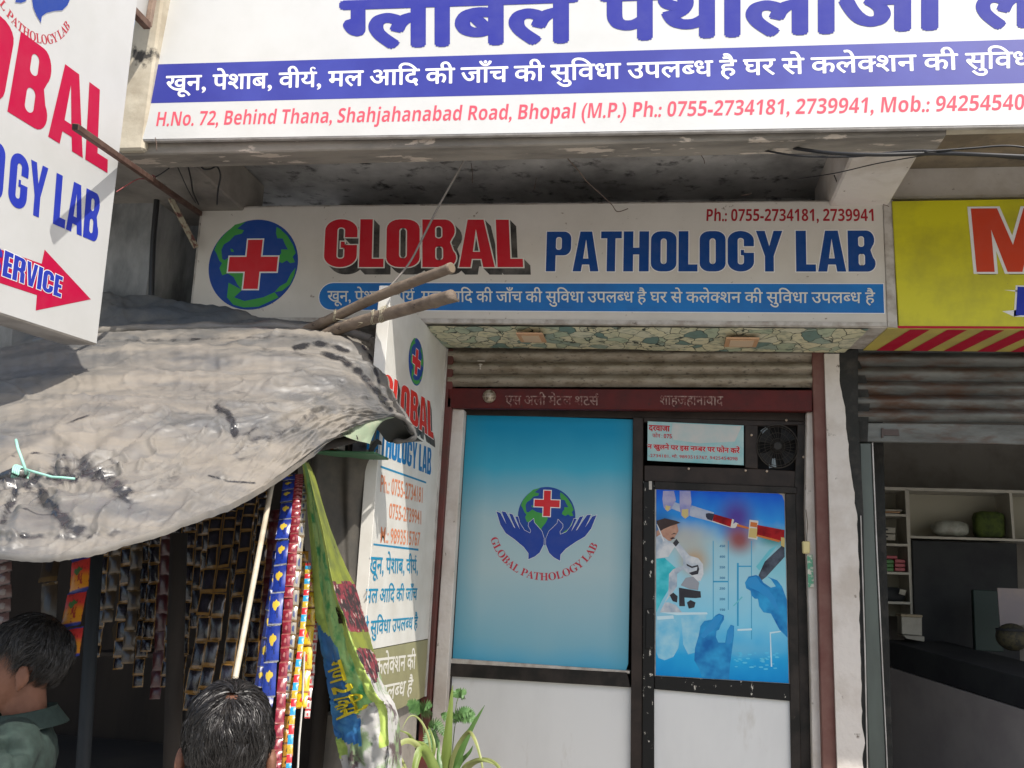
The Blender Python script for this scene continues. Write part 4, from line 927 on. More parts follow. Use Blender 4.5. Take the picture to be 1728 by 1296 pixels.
bk = thing('round_basket', 'round dark woven basket resting on the counter at right edge', 'basket', P(1708, 1090, 6.2).to_tuple())
part('basket_body', M('basket_brown', (.07, .06, .03), .8, col2=(.03, .028, .02), scale=40, lo=.45, hi=.55), bk, lambda b: b.ell(P(1708, 1075, 6.2), (.09, .09, .08), 18, 10), smooth=True)
part('basket_rim', dk, bk, lambda b: b.tube([P(1708, 1063, 6.2)+V((.083*math.cos(a*math.pi/12), .083*math.sin(a*math.pi/12), 0)) for a in range(25)], .008, 6, cap=False))
ct = thing('shop_counter', 'long dark topped counter with plain grey front inside the right shop', 'counter', (2.4, 6.2, .3))
c1, c2 = P(1488, 1122, 7.0), P(1860, 1240, 4.97+.35)
c1b, c2b = V((c1.x, c1.y, .3)), V((c2.x, c2.y, .3))
dir_ = (c2-c1).cross(V((0, 0, 1))).normalized(); dir_ = dir_ if dir_.y > 0 else -dir_
part('counter_front', M('counter_laminate', (.42, .38, .36), .6, col2=(.36, .32, .31), scale=3), ct, lambda b: b.prism([c1b, c2b, V((c2.x, c2.y, c2.z)), V((c1.x, c1.y, c1.z))], dir_*.04), bevel=.003)
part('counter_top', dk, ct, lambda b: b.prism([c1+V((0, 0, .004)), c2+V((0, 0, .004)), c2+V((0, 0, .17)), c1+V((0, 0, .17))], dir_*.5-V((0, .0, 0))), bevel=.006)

# small switch box and tag hanging on the right jamb
tg = thing('bell_switch', 'cream bell switch hanging on a thin wire beside the door jamb', 'switch', P(1362, 935, YW).to_tuple())
part('switch_body', M('switch_cream', (.58, .50, .24), .5), tg, lambda b: pxprism(b, [(1354, 913), (1367, 913), (1367, 934), (1355, 934)], YW-.0, .03), bevel=.005)
part('wire', M('wire_thin', (.10, .08, .06), .6), tg, lambda b: b.tube([P(1360, 860, YW+.02), P(1363, 885, YW+.01), P(1361, 913, YW+.012)], .002, 5))
tg2 = part('paper_label', M('label_green_white', (.10, .32, .20), .6, col2=(.6, .58, .5), scale=30, lo=.48, hi=.55), None, lambda b: pxprism(b, [(1362, 936), (1371, 936), (1374, 991), (1364, 991)], YW+.026, .003)); tag(tg2, 'narrow green and white paper label stuck under the bell switch', 'label')

# ================================================================== SECTION B
# ---- market stall on the left: frame, tarpaulin, hanging goods
def crom(p, t):
    """Catmull-Rom through list p at t in 0..len-1"""
    n = len(p)-1; i = min(int(t), n-1); f = t-i
    a, b, c, d = p[max(i-1, 0)], p[i], p[i+1], p[min(i+2, n)]
    return (b*2+(c-a)*f+(a*2-b*5+c*4-d)*f*f+(b*3-a-c*3+d)*f*f*f)*.5
def plast(name, dust, under, lo=.46, hi=.60, sc_=1.7, r1=.85, r2=.30, weave=160):
    mt = bpy.data.materials.new(name); mt.use_nodes = True; n = mt.node_tree; N, L = n.nodes, n.links; b = N['Principled BSDF']
    tc = N.new('ShaderNodeTexCoord'); mp = N.new('ShaderNodeMapping'); mp.inputs['Scale'].default_value = (.7, 1.6, 2.2); L.new(tc.outputs['Object'], mp.inputs[0])
    a = N.new('ShaderNodeTexNoise'); a.inputs['Scale'].default_value = sc_; a.inputs['Detail'].default_value = 9; a.inputs['Roughness'].default_value = .68; a.inputs['Distortion'].default_value = .15; L.new(mp.outputs[0], a.inputs['Vector'])
    r = N.new('ShaderNodeMapRange'); r.inputs[1].default_value = lo; r.inputs[2].default_value = hi; L.new(a.outputs[0], r.inputs[0])
    m1 = N.new('ShaderNodeMix'); m1.data_type = 'RGBA'; m1.inputs[6].default_value = rgb(dust); m1.inputs[7].default_value = rgb(under); L.new(r.outputs[0], m1.inputs[0])
    a2 = N.new('ShaderNodeTexNoise'); a2.inputs['Scale'].default_value = 14; a2.inputs['Detail'].default_value = 8; L.new(tc.outputs['Object'], a2.inputs['Vector'])
    hs = N.new('ShaderNodeHueSaturation'); L.new(m1.outputs[2], hs.inputs['Color'])
    r2_ = N.new('ShaderNodeMapRange'); r2_.inputs[1].default_value = .3; r2_.inputs[2].default_value = .7; r2_.inputs[3].default_value = .84; r2_.inputs[4].default_value = 1.14; L.new(a2.outputs[0], r2_.inputs[0]); L.new(r2_.outputs[0], hs.inputs['Value'])
    L.new(hs.outputs[0], b.inputs['Base Color'])
    rr = N.new('ShaderNodeMapRange'); rr.inputs[3].default_value = r1; rr.inputs[4].default_value = r2; L.new(r.outputs[0], rr.inputs[0]); L.new(rr.outputs[0], b.inputs['Roughness'])
    v = N.new('ShaderNodeTexNoise'); v.inputs['Scale'].default_value = 24; v.inputs['Detail'].default_value = 7; v.inputs['Roughness'].default_value = .7; L.new(tc.outputs['Object'], v.inputs['Vector'])
    vo = N.new('ShaderNodeTexVoronoi'); vo.feature = 'F1'; vo.inputs['Scale'].default_value = 20; L.new(v.outputs['Color'], vo.inputs['Vector'])
    wv = N.new('ShaderNodeTexWave'); wv.inputs['Scale'].default_value = weave; wv.inputs['Distortion'].default_value = 1; L.new(tc.outputs['Object'], wv.inputs['Vector'])
    b1 = N.new('ShaderNodeBump'); b1.inputs['Strength'].default_value = .3; b1.inputs['Distance'].default_value = .0022; L.new(v.outputs[0], b1.inputs['Height'])
    b2 = N.new('ShaderNodeBump'); b2.inputs['Strength'].default_value = .12; b2.inputs['Distance'].default_value = .001; L.new(wv.outputs['Color'], b2.inputs['Height']); L.new(b1.outputs[0], b2.inputs['Normal'])
    L.new(b2.outputs[0], b.inputs['Normal']); b.inputs['Specular IOR Level'].default_value = .6
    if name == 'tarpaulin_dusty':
        at = N.new('ShaderNodeAttribute'); at.attribute_name = 'worn_shade'
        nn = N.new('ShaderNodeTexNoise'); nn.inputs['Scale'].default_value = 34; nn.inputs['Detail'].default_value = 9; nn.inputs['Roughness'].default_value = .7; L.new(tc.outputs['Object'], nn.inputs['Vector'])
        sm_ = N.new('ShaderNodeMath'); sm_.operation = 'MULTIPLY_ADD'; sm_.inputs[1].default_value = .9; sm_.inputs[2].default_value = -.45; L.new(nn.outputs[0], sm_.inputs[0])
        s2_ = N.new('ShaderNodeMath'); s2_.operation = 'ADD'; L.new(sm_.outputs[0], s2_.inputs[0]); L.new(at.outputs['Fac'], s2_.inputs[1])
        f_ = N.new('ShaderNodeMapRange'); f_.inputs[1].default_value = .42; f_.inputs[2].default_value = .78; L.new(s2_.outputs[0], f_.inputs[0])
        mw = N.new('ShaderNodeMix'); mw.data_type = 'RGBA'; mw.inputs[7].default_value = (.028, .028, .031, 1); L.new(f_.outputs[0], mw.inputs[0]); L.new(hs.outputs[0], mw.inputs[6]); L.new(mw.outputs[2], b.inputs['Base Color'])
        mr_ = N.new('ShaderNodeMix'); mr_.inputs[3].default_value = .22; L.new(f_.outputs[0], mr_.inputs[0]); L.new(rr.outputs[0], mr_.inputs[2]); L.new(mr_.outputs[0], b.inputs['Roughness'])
    return mt
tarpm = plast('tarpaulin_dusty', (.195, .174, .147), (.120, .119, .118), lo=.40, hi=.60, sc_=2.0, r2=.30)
tarpd = plast('tarpaulin_dark', (.15, .15, .15), (.035, .038, .045), lo=.38, hi=.62)
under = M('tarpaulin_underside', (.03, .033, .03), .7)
TR = [
 [(-260, 665, 3.4), (-60, 604, 3.7), (80, 574, 3.8), (200, 560, 3.85), (330, 555, 3.9), (450, 552, 3.95), (560, 560, 3.95), (634, 582, 3.95)],
 [(-260, 720, 3.0), (-60, 660, 3.2), (80, 630, 3.32), (200, 618, 3.38), (330, 612, 3.42), (450, 606, 3.48), (570, 606, 3.62), (646, 628, 3.84)],
 [(-260, 790, 2.6), (-60, 728, 2.78), (80, 696, 2.88), (200, 684, 2.95), (330, 676, 3.05), (450, 664, 3.15), (585, 652, 3.42), (664, 672, 3.77)],
 [(-260, 850, 2.3), (-60, 800, 2.42), (80, 772, 2.5), (200, 756, 2.6), (330, 742, 2.72), (460, 718, 2.9), (590, 688, 3.28), (684, 704, 3.70)],
 [(-260, 900, 2.1), (-60, 866, 2.16), (80, 858, 2.2), (190, 842, 2.28), (320, 815, 2.42), (450, 772, 2.68), (575, 712, 3.14), (676, 702, 3.62)],
 [(-260, 945, 2.02), (-60, 932, 2.02), (60, 938, 2.03), (165, 925, 2.08), (305, 884, 2.2), (415, 840, 2.42), (515, 775, 2.8), (590, 708, 3.22)]]
TC = [[P(*p) for p in r] for r in TR]
def tsurf(u, v): return crom([crom(r, u*7) for r in TC], v*5)
knot = P(38, 800, 2.26); corner = P(697, 728, 3.7)
def tarp_pt(u, v):
    p = tsurf(u, v); e = .004
    n = (tsurf(min(u+e, 1), v)-tsurf(max(u-e, 0), v)).cross(tsurf(u, max(v-e, 0))-tsurf(u, min(v+e, 1))).normalized()
    if n.z < 0: n = -n
    fade = min(1, (1-v)*12, (1-u)*14, v*14)
    w_ = .030*noise.noise(V((u*2.6, v*5.5, 3)))+.0028*noise.noise(V((u*6+v*5, v*12-u*4, 9)))+.0010*noise.noise(V((u*24+v*14, v*30, 1)))
    rid = 1-abs(noise.noise(V((u*3.2+v*5, v*7-u*1.6, 20)))); w_ += .013*max(0, rid-.93)/.07
    rid2 = 1-abs(noise.noise(V((u*6-v*9, v*9+u*3, 31)))); w_ += .0065*max(0, rid2-.95)/.05
    r3 = 1-abs(noise.noise(V((u*12+v*16, v*16-u*8, 5)))); w_ += .0026*max(0, r3-.95)/.05
    k3 = 1.5*math.exp(-((u-.52-.1*v)/.28)**2)*math.exp(-((v-.62)/.25)**2)   # crumpled middle of the sag
    w_ += k3*.002*noise.noise(V((u*22, v*26, 40)))+k3*.010*max(0, 1-abs(noise.noise(V((u*10, v*12+u*7, 50))))-.93)/.07
    w_ += .013*math.sin(v*46+3*math.sin(u*5))*math.exp(-((v-.20)/.17)**2)
    fall = .004*noise.noise(V((u*60, v*3, 8)))
    p = p+n*(w_*(.3+.7*max(0, fade))+fall)
    dc = p-corner; dq = dc.length; tc_ = math.atan2(dc.z, dc.x)
    p = p+n*.011*(abs(math.cos(tc_*11+2*noise.noise(V((dq*2, tc_*2, 0)))))**3-.3)*math.exp(-(dq/.9)**2)*min(1, dq/.7)**1.5*min(1, fade+.3)
    p = p+n*.007*abs(math.sin(v*30+1.5*noise.noise(V((u*2, v*4, 60)))))**.5*math.exp(-((v-.28)/.25)**2)*min(1, v*8)
    d = p-knot; dd = math.hypot(d.x, d.z)
    if dd < .7:
        th = math.atan2(d.z, d.x); g = math.exp(-(dd/.13)**2); g2 = math.exp(-((dd-.10)/.12)**2)
        p = p+n*(.014*(abs(math.cos(th*6+1.2*math.sin(th*2)))**2-.5)*(g2+.45*math.exp(-(dd/.33)**2))*min(1, dd/.05) - .02*g) 
    return p
tp = thing('tarpaulin_canopy', 'large sagging dusty grey tarpaulin canopy tied over the roadside stall', 'tarpaulin', (-1.6, 3.0, 2.2))
NU, NV = 230, 150
WORN_SHADE = [  # photo points of paths of dust-free plastic and of dark painted fold shade, width, strength
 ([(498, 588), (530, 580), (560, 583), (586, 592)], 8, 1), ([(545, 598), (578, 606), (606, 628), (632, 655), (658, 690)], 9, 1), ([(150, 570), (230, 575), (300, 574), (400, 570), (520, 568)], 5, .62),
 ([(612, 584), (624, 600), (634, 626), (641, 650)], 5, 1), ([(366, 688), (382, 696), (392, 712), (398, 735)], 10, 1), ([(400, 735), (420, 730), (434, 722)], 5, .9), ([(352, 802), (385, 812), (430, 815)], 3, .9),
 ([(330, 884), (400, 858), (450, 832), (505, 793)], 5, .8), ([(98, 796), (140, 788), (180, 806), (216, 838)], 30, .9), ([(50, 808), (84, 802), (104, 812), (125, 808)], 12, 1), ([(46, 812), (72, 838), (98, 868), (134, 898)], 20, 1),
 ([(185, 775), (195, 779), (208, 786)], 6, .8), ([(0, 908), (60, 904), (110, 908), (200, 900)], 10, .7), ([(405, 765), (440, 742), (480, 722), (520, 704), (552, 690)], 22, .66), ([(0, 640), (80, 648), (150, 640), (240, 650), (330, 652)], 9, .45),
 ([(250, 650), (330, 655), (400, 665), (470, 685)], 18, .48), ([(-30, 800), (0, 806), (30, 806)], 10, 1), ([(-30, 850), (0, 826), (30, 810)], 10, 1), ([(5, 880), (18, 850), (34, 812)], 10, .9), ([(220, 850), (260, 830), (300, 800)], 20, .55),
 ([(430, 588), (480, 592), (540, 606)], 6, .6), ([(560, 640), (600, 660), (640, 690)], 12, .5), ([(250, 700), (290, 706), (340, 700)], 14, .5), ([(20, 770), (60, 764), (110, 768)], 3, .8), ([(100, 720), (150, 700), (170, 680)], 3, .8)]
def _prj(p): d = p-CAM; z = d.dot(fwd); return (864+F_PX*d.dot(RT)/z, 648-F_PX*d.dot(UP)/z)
WSEG = [(a, c, w_, k_) for pth_, w_, k_ in WORN_SHADE for a, c in zip(pth_, pth_[1:])]
def worn_shade(x, y):
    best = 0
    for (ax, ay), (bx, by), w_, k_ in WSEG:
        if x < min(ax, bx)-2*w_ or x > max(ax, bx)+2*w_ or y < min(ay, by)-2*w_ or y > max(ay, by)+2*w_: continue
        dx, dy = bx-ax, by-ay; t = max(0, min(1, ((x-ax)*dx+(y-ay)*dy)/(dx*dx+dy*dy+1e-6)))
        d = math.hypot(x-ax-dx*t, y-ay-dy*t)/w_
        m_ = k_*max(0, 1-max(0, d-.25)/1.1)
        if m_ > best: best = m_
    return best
NU, NV = 330, 215
gp_ = [[tarp_pt(i/NU, j/NV) for i in range(NU+1)] for j in range(NV+1)]
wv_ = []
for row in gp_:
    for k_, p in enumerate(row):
        x, y = _prj(p); m_ = worn_shade(x, y)
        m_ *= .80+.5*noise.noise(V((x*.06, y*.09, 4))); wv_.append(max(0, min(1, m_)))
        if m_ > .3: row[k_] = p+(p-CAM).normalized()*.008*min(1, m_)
b = MB(); b.grid(gp_)
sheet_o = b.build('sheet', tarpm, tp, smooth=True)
at_ = sheet_o.data.attributes.new('worn_shade', 'FLOAT', 'POINT'); at_.data.foreach_set('value', wv_)
# rolled hem along the ridge and along the lower edge
def roll(path, r, seed, n=60):
    pts = [crom(path, (len(path)-1)*i/n) for i in range(n+1)]
    return [p+V((0, .006*noise.noise(V((i*.3, seed, 0))), .008*noise.noise(V((i*.25, seed, 5))))) for i, p in enumerate(pts)], [r*(1+.5*noise.noise(V((i*.2, seed, 7)))) for i in range(n+1)]
pts, rr = roll([P(60, 578, 3.90), P(165, 559, 3.92), P(300, 555, 3.96), P(440, 552, 4.0), P(560, 556, 4.0), P(628, 574, 4.0)], .024, 2)
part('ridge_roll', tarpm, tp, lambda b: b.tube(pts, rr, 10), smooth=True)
pts2, rr2 = roll([P(628, 574, 3.98), P(645, 618, 3.9), P(652, 655, 3.84), P(672, 690, 3.76), P(697, 728, 3.7)], .016, 4, 40)
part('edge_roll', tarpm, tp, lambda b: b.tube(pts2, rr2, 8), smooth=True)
def hem(b):
    rows = []
    for k in range(5):
        rows.append([tarp_pt(i/160, 1)+V((0, -.002-.002*math.sin(k*.8), .006-k*.0045+.003*noise.noise(V((i*.2, k, 2))))) for i in range(161)])
    b.grid(rows)
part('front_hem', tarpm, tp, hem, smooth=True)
# curled corner near the side sign: dark mouth and pale green lining flap
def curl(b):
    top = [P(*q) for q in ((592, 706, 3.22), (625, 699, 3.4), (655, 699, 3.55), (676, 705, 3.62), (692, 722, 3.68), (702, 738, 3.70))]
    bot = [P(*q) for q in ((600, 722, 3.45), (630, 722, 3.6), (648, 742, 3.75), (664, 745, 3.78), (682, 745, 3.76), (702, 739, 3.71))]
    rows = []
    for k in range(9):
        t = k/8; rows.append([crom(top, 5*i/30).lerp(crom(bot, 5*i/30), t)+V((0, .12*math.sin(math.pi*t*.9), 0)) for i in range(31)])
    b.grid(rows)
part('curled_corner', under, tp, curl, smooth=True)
rim = [crom([P(*q) for q in ((592, 707, 3.21), (625, 699, 3.39), (655, 698, 3.53), (678, 704, 3.60), (693, 720, 3.66), (701, 736, 3.68), (684, 744, 3.70), (664, 744, 3.72))], 7*i/50) for i in range(51)]
part('corner_hem', tarpm, tp, lambda b: b.tube(rim, [.009+.003*math.sin(i*.7) for i in range(51)], 8), smooth=True)
lining = M('lining_green', (.26, .32, .22), .5, col2=(.40, .36, .27), scale=5)
def flap(b):
    A = [P(*q) for q in ((576, 731, 3.16), (592, 712, 3.24), (625, 706, 3.40), (664, 703, 3.55))]
    B2 = [P(*q) for q in ((578, 735, 3.14), (592, 740, 3.18), (612, 746, 3.28), (626, 750, 3.34))]
    Cc = [P(*q) for q in ((582, 734, 3.22), (600, 728, 3.26), (630, 716, 3.36), (645, 712, 3.48))]
    rows = []
    for k in range(13):
        t = k/12*2; rows.append([crom([crom(A, 3*i/24), crom(Cc, 3*i/24), crom(B2, 3*i/24)], t)+V((0, .02*math.sin(i*.3+k*.4), 0)) for i in range(25)])
    b.grid(rows)
part('lining_flap', lining, tp, flap, smooth=True)
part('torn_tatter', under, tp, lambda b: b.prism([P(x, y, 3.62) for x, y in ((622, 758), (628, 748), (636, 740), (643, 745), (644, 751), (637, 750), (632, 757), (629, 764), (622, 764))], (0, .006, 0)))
# bare shiny plastic of the knotted bunch, laid exactly on the sheet
from mathutils.bvhtree import BVHTree
_bv = BVHTree.FromPolygons([V(v.co)+V(tp.location) for v in sheet_o.data.vertices], [tuple(p.vertices) for p in sheet_o.data.polygons])
def on_tarp(x, y, lift=.003):
    r_ = ray(x, y).normalized(); h = _bv.ray_cast(CAM, r_)
    return (CAM+r_*(h[3]-lift)) if h[0] is not None else CAM+r_*2.3
bare = M('plastic_bare_dark', (.022, .023, .026), .24, col2=(.15, .14, .125), scale=22, lo=.50, hi=.60, bump=.7, bscale=45, spec=.9, detail=9)
def kn(b):
    c = on_tarp(24, 802, .025); b.tube([c+V((-.035, 0, -.012)), c+V((-.030, 0, -.010)), c, c+V((.02, 0, .006)), c+V((.03, .01, .004))], [.012, .021, .022, .016, .012], 16)
    for v in b.v: v.xyz = v+(v-c).normalized()*.007*noise.noise((v-c)*90)
part('knotted_bunch', bare, tp, kn, smooth=True)
mint = M('string_mint', (.30, .58, .48), .5)
stg = thing('tie_string', 'pale mint plastic string knotted round the bunched tarpaulin at left edge', 'string', P(42, 798, 2.15).to_tuple())
def strg(b):
    b.tube([P(*q) for q in ((27, 742, 2.15), (30, 756, 2.13), (37, 775, 2.13), (42, 790, 2.13), (44, 800, 2.14))], .0036, 6)
    b.tube([P(*q) for q in ((46, 793, 2.12), (60, 797, 2.12), (88, 805, 2.12), (106, 806, 2.12), (126, 808, 2.12))], .0034, 6)
    c = on_tarp(43, 800, .03)
    for k in range(4): b.tube([c+V(((-.012+.006*k)+.004*math.sin(a), .024*math.cos(a*math.pi/8)-.02, .022*math.sin(a*math.pi/8)-.002*k)) for a in range(17)], .0032, 5, cap=False)
part('string_loop', mint, stg, strg, smooth=True)

# rear dark tarpaulin and stall frame
t2 = thing('rear_tarpaulin', 'dark blue grey tarpaulin bunched behind the ridge against the pillar', 'tarpaulin', (-1.9, 4.1, 2.7))
def rear(b):
    top = [P(*q) for q in ((20, 520, 4.25), (160, 495, 4.28), (220, 498, 4.28), (300, 508, 4.28), (380, 520, 4.26), (450, 537, 4.24), (520, 552, 4.2))]
    bot = [P(*q) for q in ((20, 610, 3.9), (160, 572, 3.93), (220, 570, 3.95), (300, 568, 3.98), (380, 566, 4.0), (450, 562, 4.0), (560, 566, 4.0))]
    rows = []
    for j in range(31):
        t = j/30; row = []
        for i in range(91):
            u = i/90*6; p = crom(top, u).lerp(crom(bot, u), t)
            row.append(p+V((0, 0, .03*noise.noise(V((u*1.4+t*2, t*5, 2)))+.05*math.sin(math.pi*t)*max(0, 1-abs(t-.35)*3)*.5+.012*noise.noise(V((u*5, t*14, 4))))))
        rows.append(row)
    b.grid(rows)
part('sheet', M('tarp_blue_grey', (.075, .085, .095), .6, col2=(.17, .16, .14), scale=3, lo=.42, hi=.66, bump=.4, bscale=20), t2, rear, smooth=True)

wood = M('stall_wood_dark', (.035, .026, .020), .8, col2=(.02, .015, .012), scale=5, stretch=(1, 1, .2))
stall = thing('market_stall', 'dark roadside stall of wooden posts and boards under the tarpaulin', 'stall', (-2.0, 3.4, .15))
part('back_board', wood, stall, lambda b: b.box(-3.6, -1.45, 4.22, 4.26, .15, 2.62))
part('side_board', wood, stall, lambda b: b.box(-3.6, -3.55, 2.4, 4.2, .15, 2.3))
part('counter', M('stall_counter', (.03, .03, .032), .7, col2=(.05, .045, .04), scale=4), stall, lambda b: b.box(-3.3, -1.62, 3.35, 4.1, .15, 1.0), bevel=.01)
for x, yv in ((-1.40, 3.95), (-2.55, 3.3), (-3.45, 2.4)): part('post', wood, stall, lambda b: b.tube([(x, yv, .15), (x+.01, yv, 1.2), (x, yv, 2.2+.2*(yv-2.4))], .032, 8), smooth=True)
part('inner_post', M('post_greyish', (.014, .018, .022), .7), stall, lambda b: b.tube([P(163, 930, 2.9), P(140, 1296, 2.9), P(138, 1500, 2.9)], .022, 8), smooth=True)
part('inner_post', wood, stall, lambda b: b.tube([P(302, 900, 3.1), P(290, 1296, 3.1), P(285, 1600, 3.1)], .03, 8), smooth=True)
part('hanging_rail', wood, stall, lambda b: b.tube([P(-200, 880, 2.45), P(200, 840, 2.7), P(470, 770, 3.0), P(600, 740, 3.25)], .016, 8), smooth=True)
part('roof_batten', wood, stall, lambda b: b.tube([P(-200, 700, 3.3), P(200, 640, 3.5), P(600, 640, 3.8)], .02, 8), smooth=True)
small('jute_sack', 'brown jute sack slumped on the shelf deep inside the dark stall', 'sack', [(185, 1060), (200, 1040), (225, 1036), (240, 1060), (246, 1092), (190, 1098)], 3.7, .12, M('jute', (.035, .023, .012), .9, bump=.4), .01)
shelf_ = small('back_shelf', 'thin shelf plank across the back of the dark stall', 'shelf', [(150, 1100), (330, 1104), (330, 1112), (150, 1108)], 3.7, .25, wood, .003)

# bamboo poles
bam = M('bamboo_weathered', (.20, .155, .115), .8, col2=(.11, .082, .06), scale=14, lo=.4, hi=.65, dirt=(.06, .04, .03), dscale=30, dlo=.62, dhi=.7, bump=.4, bscale=50, stretch=(.4, 1, 1))
def bamboo(nm, label, path, r0, r1, nodes, grp, cut=False):
    t = thing(nm, label, 'pole', path[0].to_tuple(), grp)
    n = 60; pts = [crom(path, (len(path)-1)*i/n) for i in range(n+1)]
    rr = []
    for i in range(n+1):
        u_ = i/n; r = lerp(r0, r1, u_)
        for q in nodes: r *= 1+.14*math.exp(-((u_-q)/.010)**2)
        rr.append(r*(1+.04*noise.noise(V((i*.5, r0*99, 0)))))
    b = MB(); b.tube(pts, rr, 14)
    if cut:
        for v in b.v[-14:]: v += (pts[-1]-pts[-2]).normalized()*max(0, -(v-pts[-1]).z)*1.6
    b.build('culm', bam, t, smooth=True)
    part('cut_end', M('bamboo_cut', (.16, .12, .08), .8) if 'bamboo_cut' not in bpy.data.materials else bpy.data.materials['bamboo_cut'], t, lambda b: b.tube([pts[-1]+(pts[-1]-pts[-2])*.05, pts[-1]+(pts[-1]-pts[-2])*.12], r1*.9 if not cut else r1*.5, 12))
    return t, pts
g_ = 'bamboo poles sticking out over the tarpaulin'
t1_, pa = bamboo('bamboo_pole', 'upper thinner bamboo pole with round open end crossing the blue band', [P(470, 578, 4.1), P(540, 547, 3.95), P(650, 495, 3.72), P(762, 452, 3.50)], .024, .0215, (.35, .72, .99), g_)
t2_, pb_ = bamboo('bamboo_pole', 'lower thicker bamboo pole with slanted cut end and wound string', [P(510, 585, 4.0), P(580, 552, 3.86), P(665, 527, 3.66), P(762, 500, 3.42)], .026, .027, (.30, .88), g_, True)
tw = M('twine_pale', (.40, .36, .26), .8)
def twine(b):
    for pt, rr_, n_ in ((pb_[36], .031, 5), (pb_[33], .030, 2), (pa[26], .027, 2)):
        for k in range(n_):
            c = pt+V((.007*k-.01, -.003*k, .002*k)); b.tube([c+V((.004*math.sin(a), rr_*math.cos(a*math.pi/8), rr_*math.sin(a*math.pi/8))) for a in range(17)], .0016, 4, cap=False)
    b.tube([pa[26]+V((0, -.02, -.02)), P(612, 545, 3.75), P(600, 552, 3.8)], .0015, 4)
o = part('twine_binding', tw, None, twine); tag(o, 'pale twine wound round the two bamboo poles', 'twine')
hk = part('iron_hook', M('iron_dark', (.06, .055, .05), .5, .6), None, lambda b: b.tube([P(*q) for q in ((622, 548, 3.9), (630, 545, 3.9), (638, 548, 3.9), (634, 556, 3.9), (640, 575, 3.92))], .005, 6), smooth=True); tag(hk, 'dark iron hook below the bamboo poles beside the side panel', 'hook')
pole = M('pole_cream', (.52, .46, .36), .6, col2=(.40, .34, .25), scale=20)
o = part('cream_stick', pole, None, lambda b: b.tube([P(462, 800, 2.7), P(432, 960, 2.55), P(395, 1155, 2.4), P(370, 1320, 2.3), P(340, 1560, 2.25)], .0078, 8), smooth=True); tag(o, 'thin cream stick leaning down from tarpaulin behind the standing man', 'stick')

# ---- sachet strips
def sachet_mat(name, base, band, blob=None, base2=None, rough=.32, edge=.10, bc=(.5, .5), br=.22, bx=1.0, side=False):
    mt = bpy.data.materials.new(name); mt.use_nodes = True; n = mt.node_tree; N, L = n.nodes, n.links; b = N['Principled BSDF']; b.inputs['Roughness'].default_value = rough; b.inputs['Specular IOR Level'].default_value = .7
    g = N.new('ShaderNodeTexCoord'); s = N.new('ShaderNodeSeparateXYZ'); L.new(g.outputs['Generated'], s.inputs[0])
    def fac(val, lo, hi):
        r = N.new('ShaderNodeMapRange'); r.inputs[1].default_value = lo; r.inputs[2].default_value = hi; L.new(val, r.inputs[0]); return r.outputs[0]
    def mx(f, A, B):
        x = N.new('ShaderNodeMix'); x.data_type = 'RGBA'; L.new(f, x.inputs[0])
        if hasattr(A, 'links'): L.new(A, x.inputs[6])
        else: x.inputs[6].default_value = rgb(A)
        x.inputs[7].default_value = rgb(B); return x.outputs[2]
    cur = mx(fac(s.outputs['Z'], .40, .62), base2 or base, base)
    nz = N.new('ShaderNodeTexNoise'); nz.inputs['Scale'].default_value = 7; L.new(g.outputs['Generated'], nz.inputs['Vector'])
    cur = mx(fac(nz.outputs[0], .56, .60), cur, tuple(c*.55 for c in base))
    if blob:
        v = N.new('ShaderNodeVectorMath'); v.operation = 'SUBTRACT'; v.inputs[1].default_value = (bc[0], 0, bc[1]); L.new(g.outputs['Generated'], v.inputs[0])
        nb_ = N.new('ShaderNodeTexNoise'); nb_.inputs['Scale'].default_value = 6; L.new(g.outputs['Generated'], nb_.inputs['Vector'])
        av = N.new('ShaderNodeVectorMath'); av.operation = 'MULTIPLY_ADD'; av.inputs[1].default_value = (.22, 0, .22); av.inputs[2].default_value = (-.11, 0, -.11); L.new(nb_.outputs['Color'], av.inputs[0])
        ax_ = N.new('ShaderNodeVectorMath'); L.new(v.outputs[0], ax_.inputs[0]); L.new(av.outputs[0], ax_.inputs[1])
        v2 = N.new('ShaderNodeVectorMath'); v2.operation = 'MULTIPLY'; v2.inputs[1].default_value = (1/(br*bx), 0, 1/br); L.new(ax_.outputs[0], v2.inputs[0])
        ln = N.new('ShaderNodeVectorMath'); ln.operation = 'LENGTH'; L.new(v2.outputs[0], ln.inputs[0])
        cur = mx(fac(ln.outputs['Value'], 1.05, .9), cur, blob)
    cur = mx(fac(s.outputs['Z'], edge+.02, edge-.02), cur, band); cur = mx(fac(s.outputs['Z'], .98-edge*.5, 1-edge*.5), cur, band)
    if side:
        d_ = N.new('ShaderNodeMath'); d_.operation = 'SUBTRACT'; d_.inputs[1].default_value = .5; L.new(s.outputs['X'], d_.inputs[0])
        a_ = N.new('ShaderNodeMath'); a_.operation = 'ABSOLUTE'; L.new(d_.outputs[0], a_.inputs[0]); cur = mx(fac(a_.outputs[0], .40, .44), cur, band)
    L.new(cur, b.inputs['Base Color']); return mt
def pillow(nm, mat, frame=None):
    b = MB(); n = 7
    for sgn in (-1, 1):
        b.grid([[V((x/(n-1)-.5, sgn*(.15*(math.sin(math.pi*x/(n-1))*math.sin(math.pi*z/(n-1)))**.6+.004+.02*math.sin(x*2.1+z*1.3)), -z/(n-1)+.012*math.sin(x*2.3))) for x in range(n)] for z in range(n)])
    o = b.build(nm, mat, None, smooth=True); me = o.data; bpy.data.objects.remove(o)
    return me
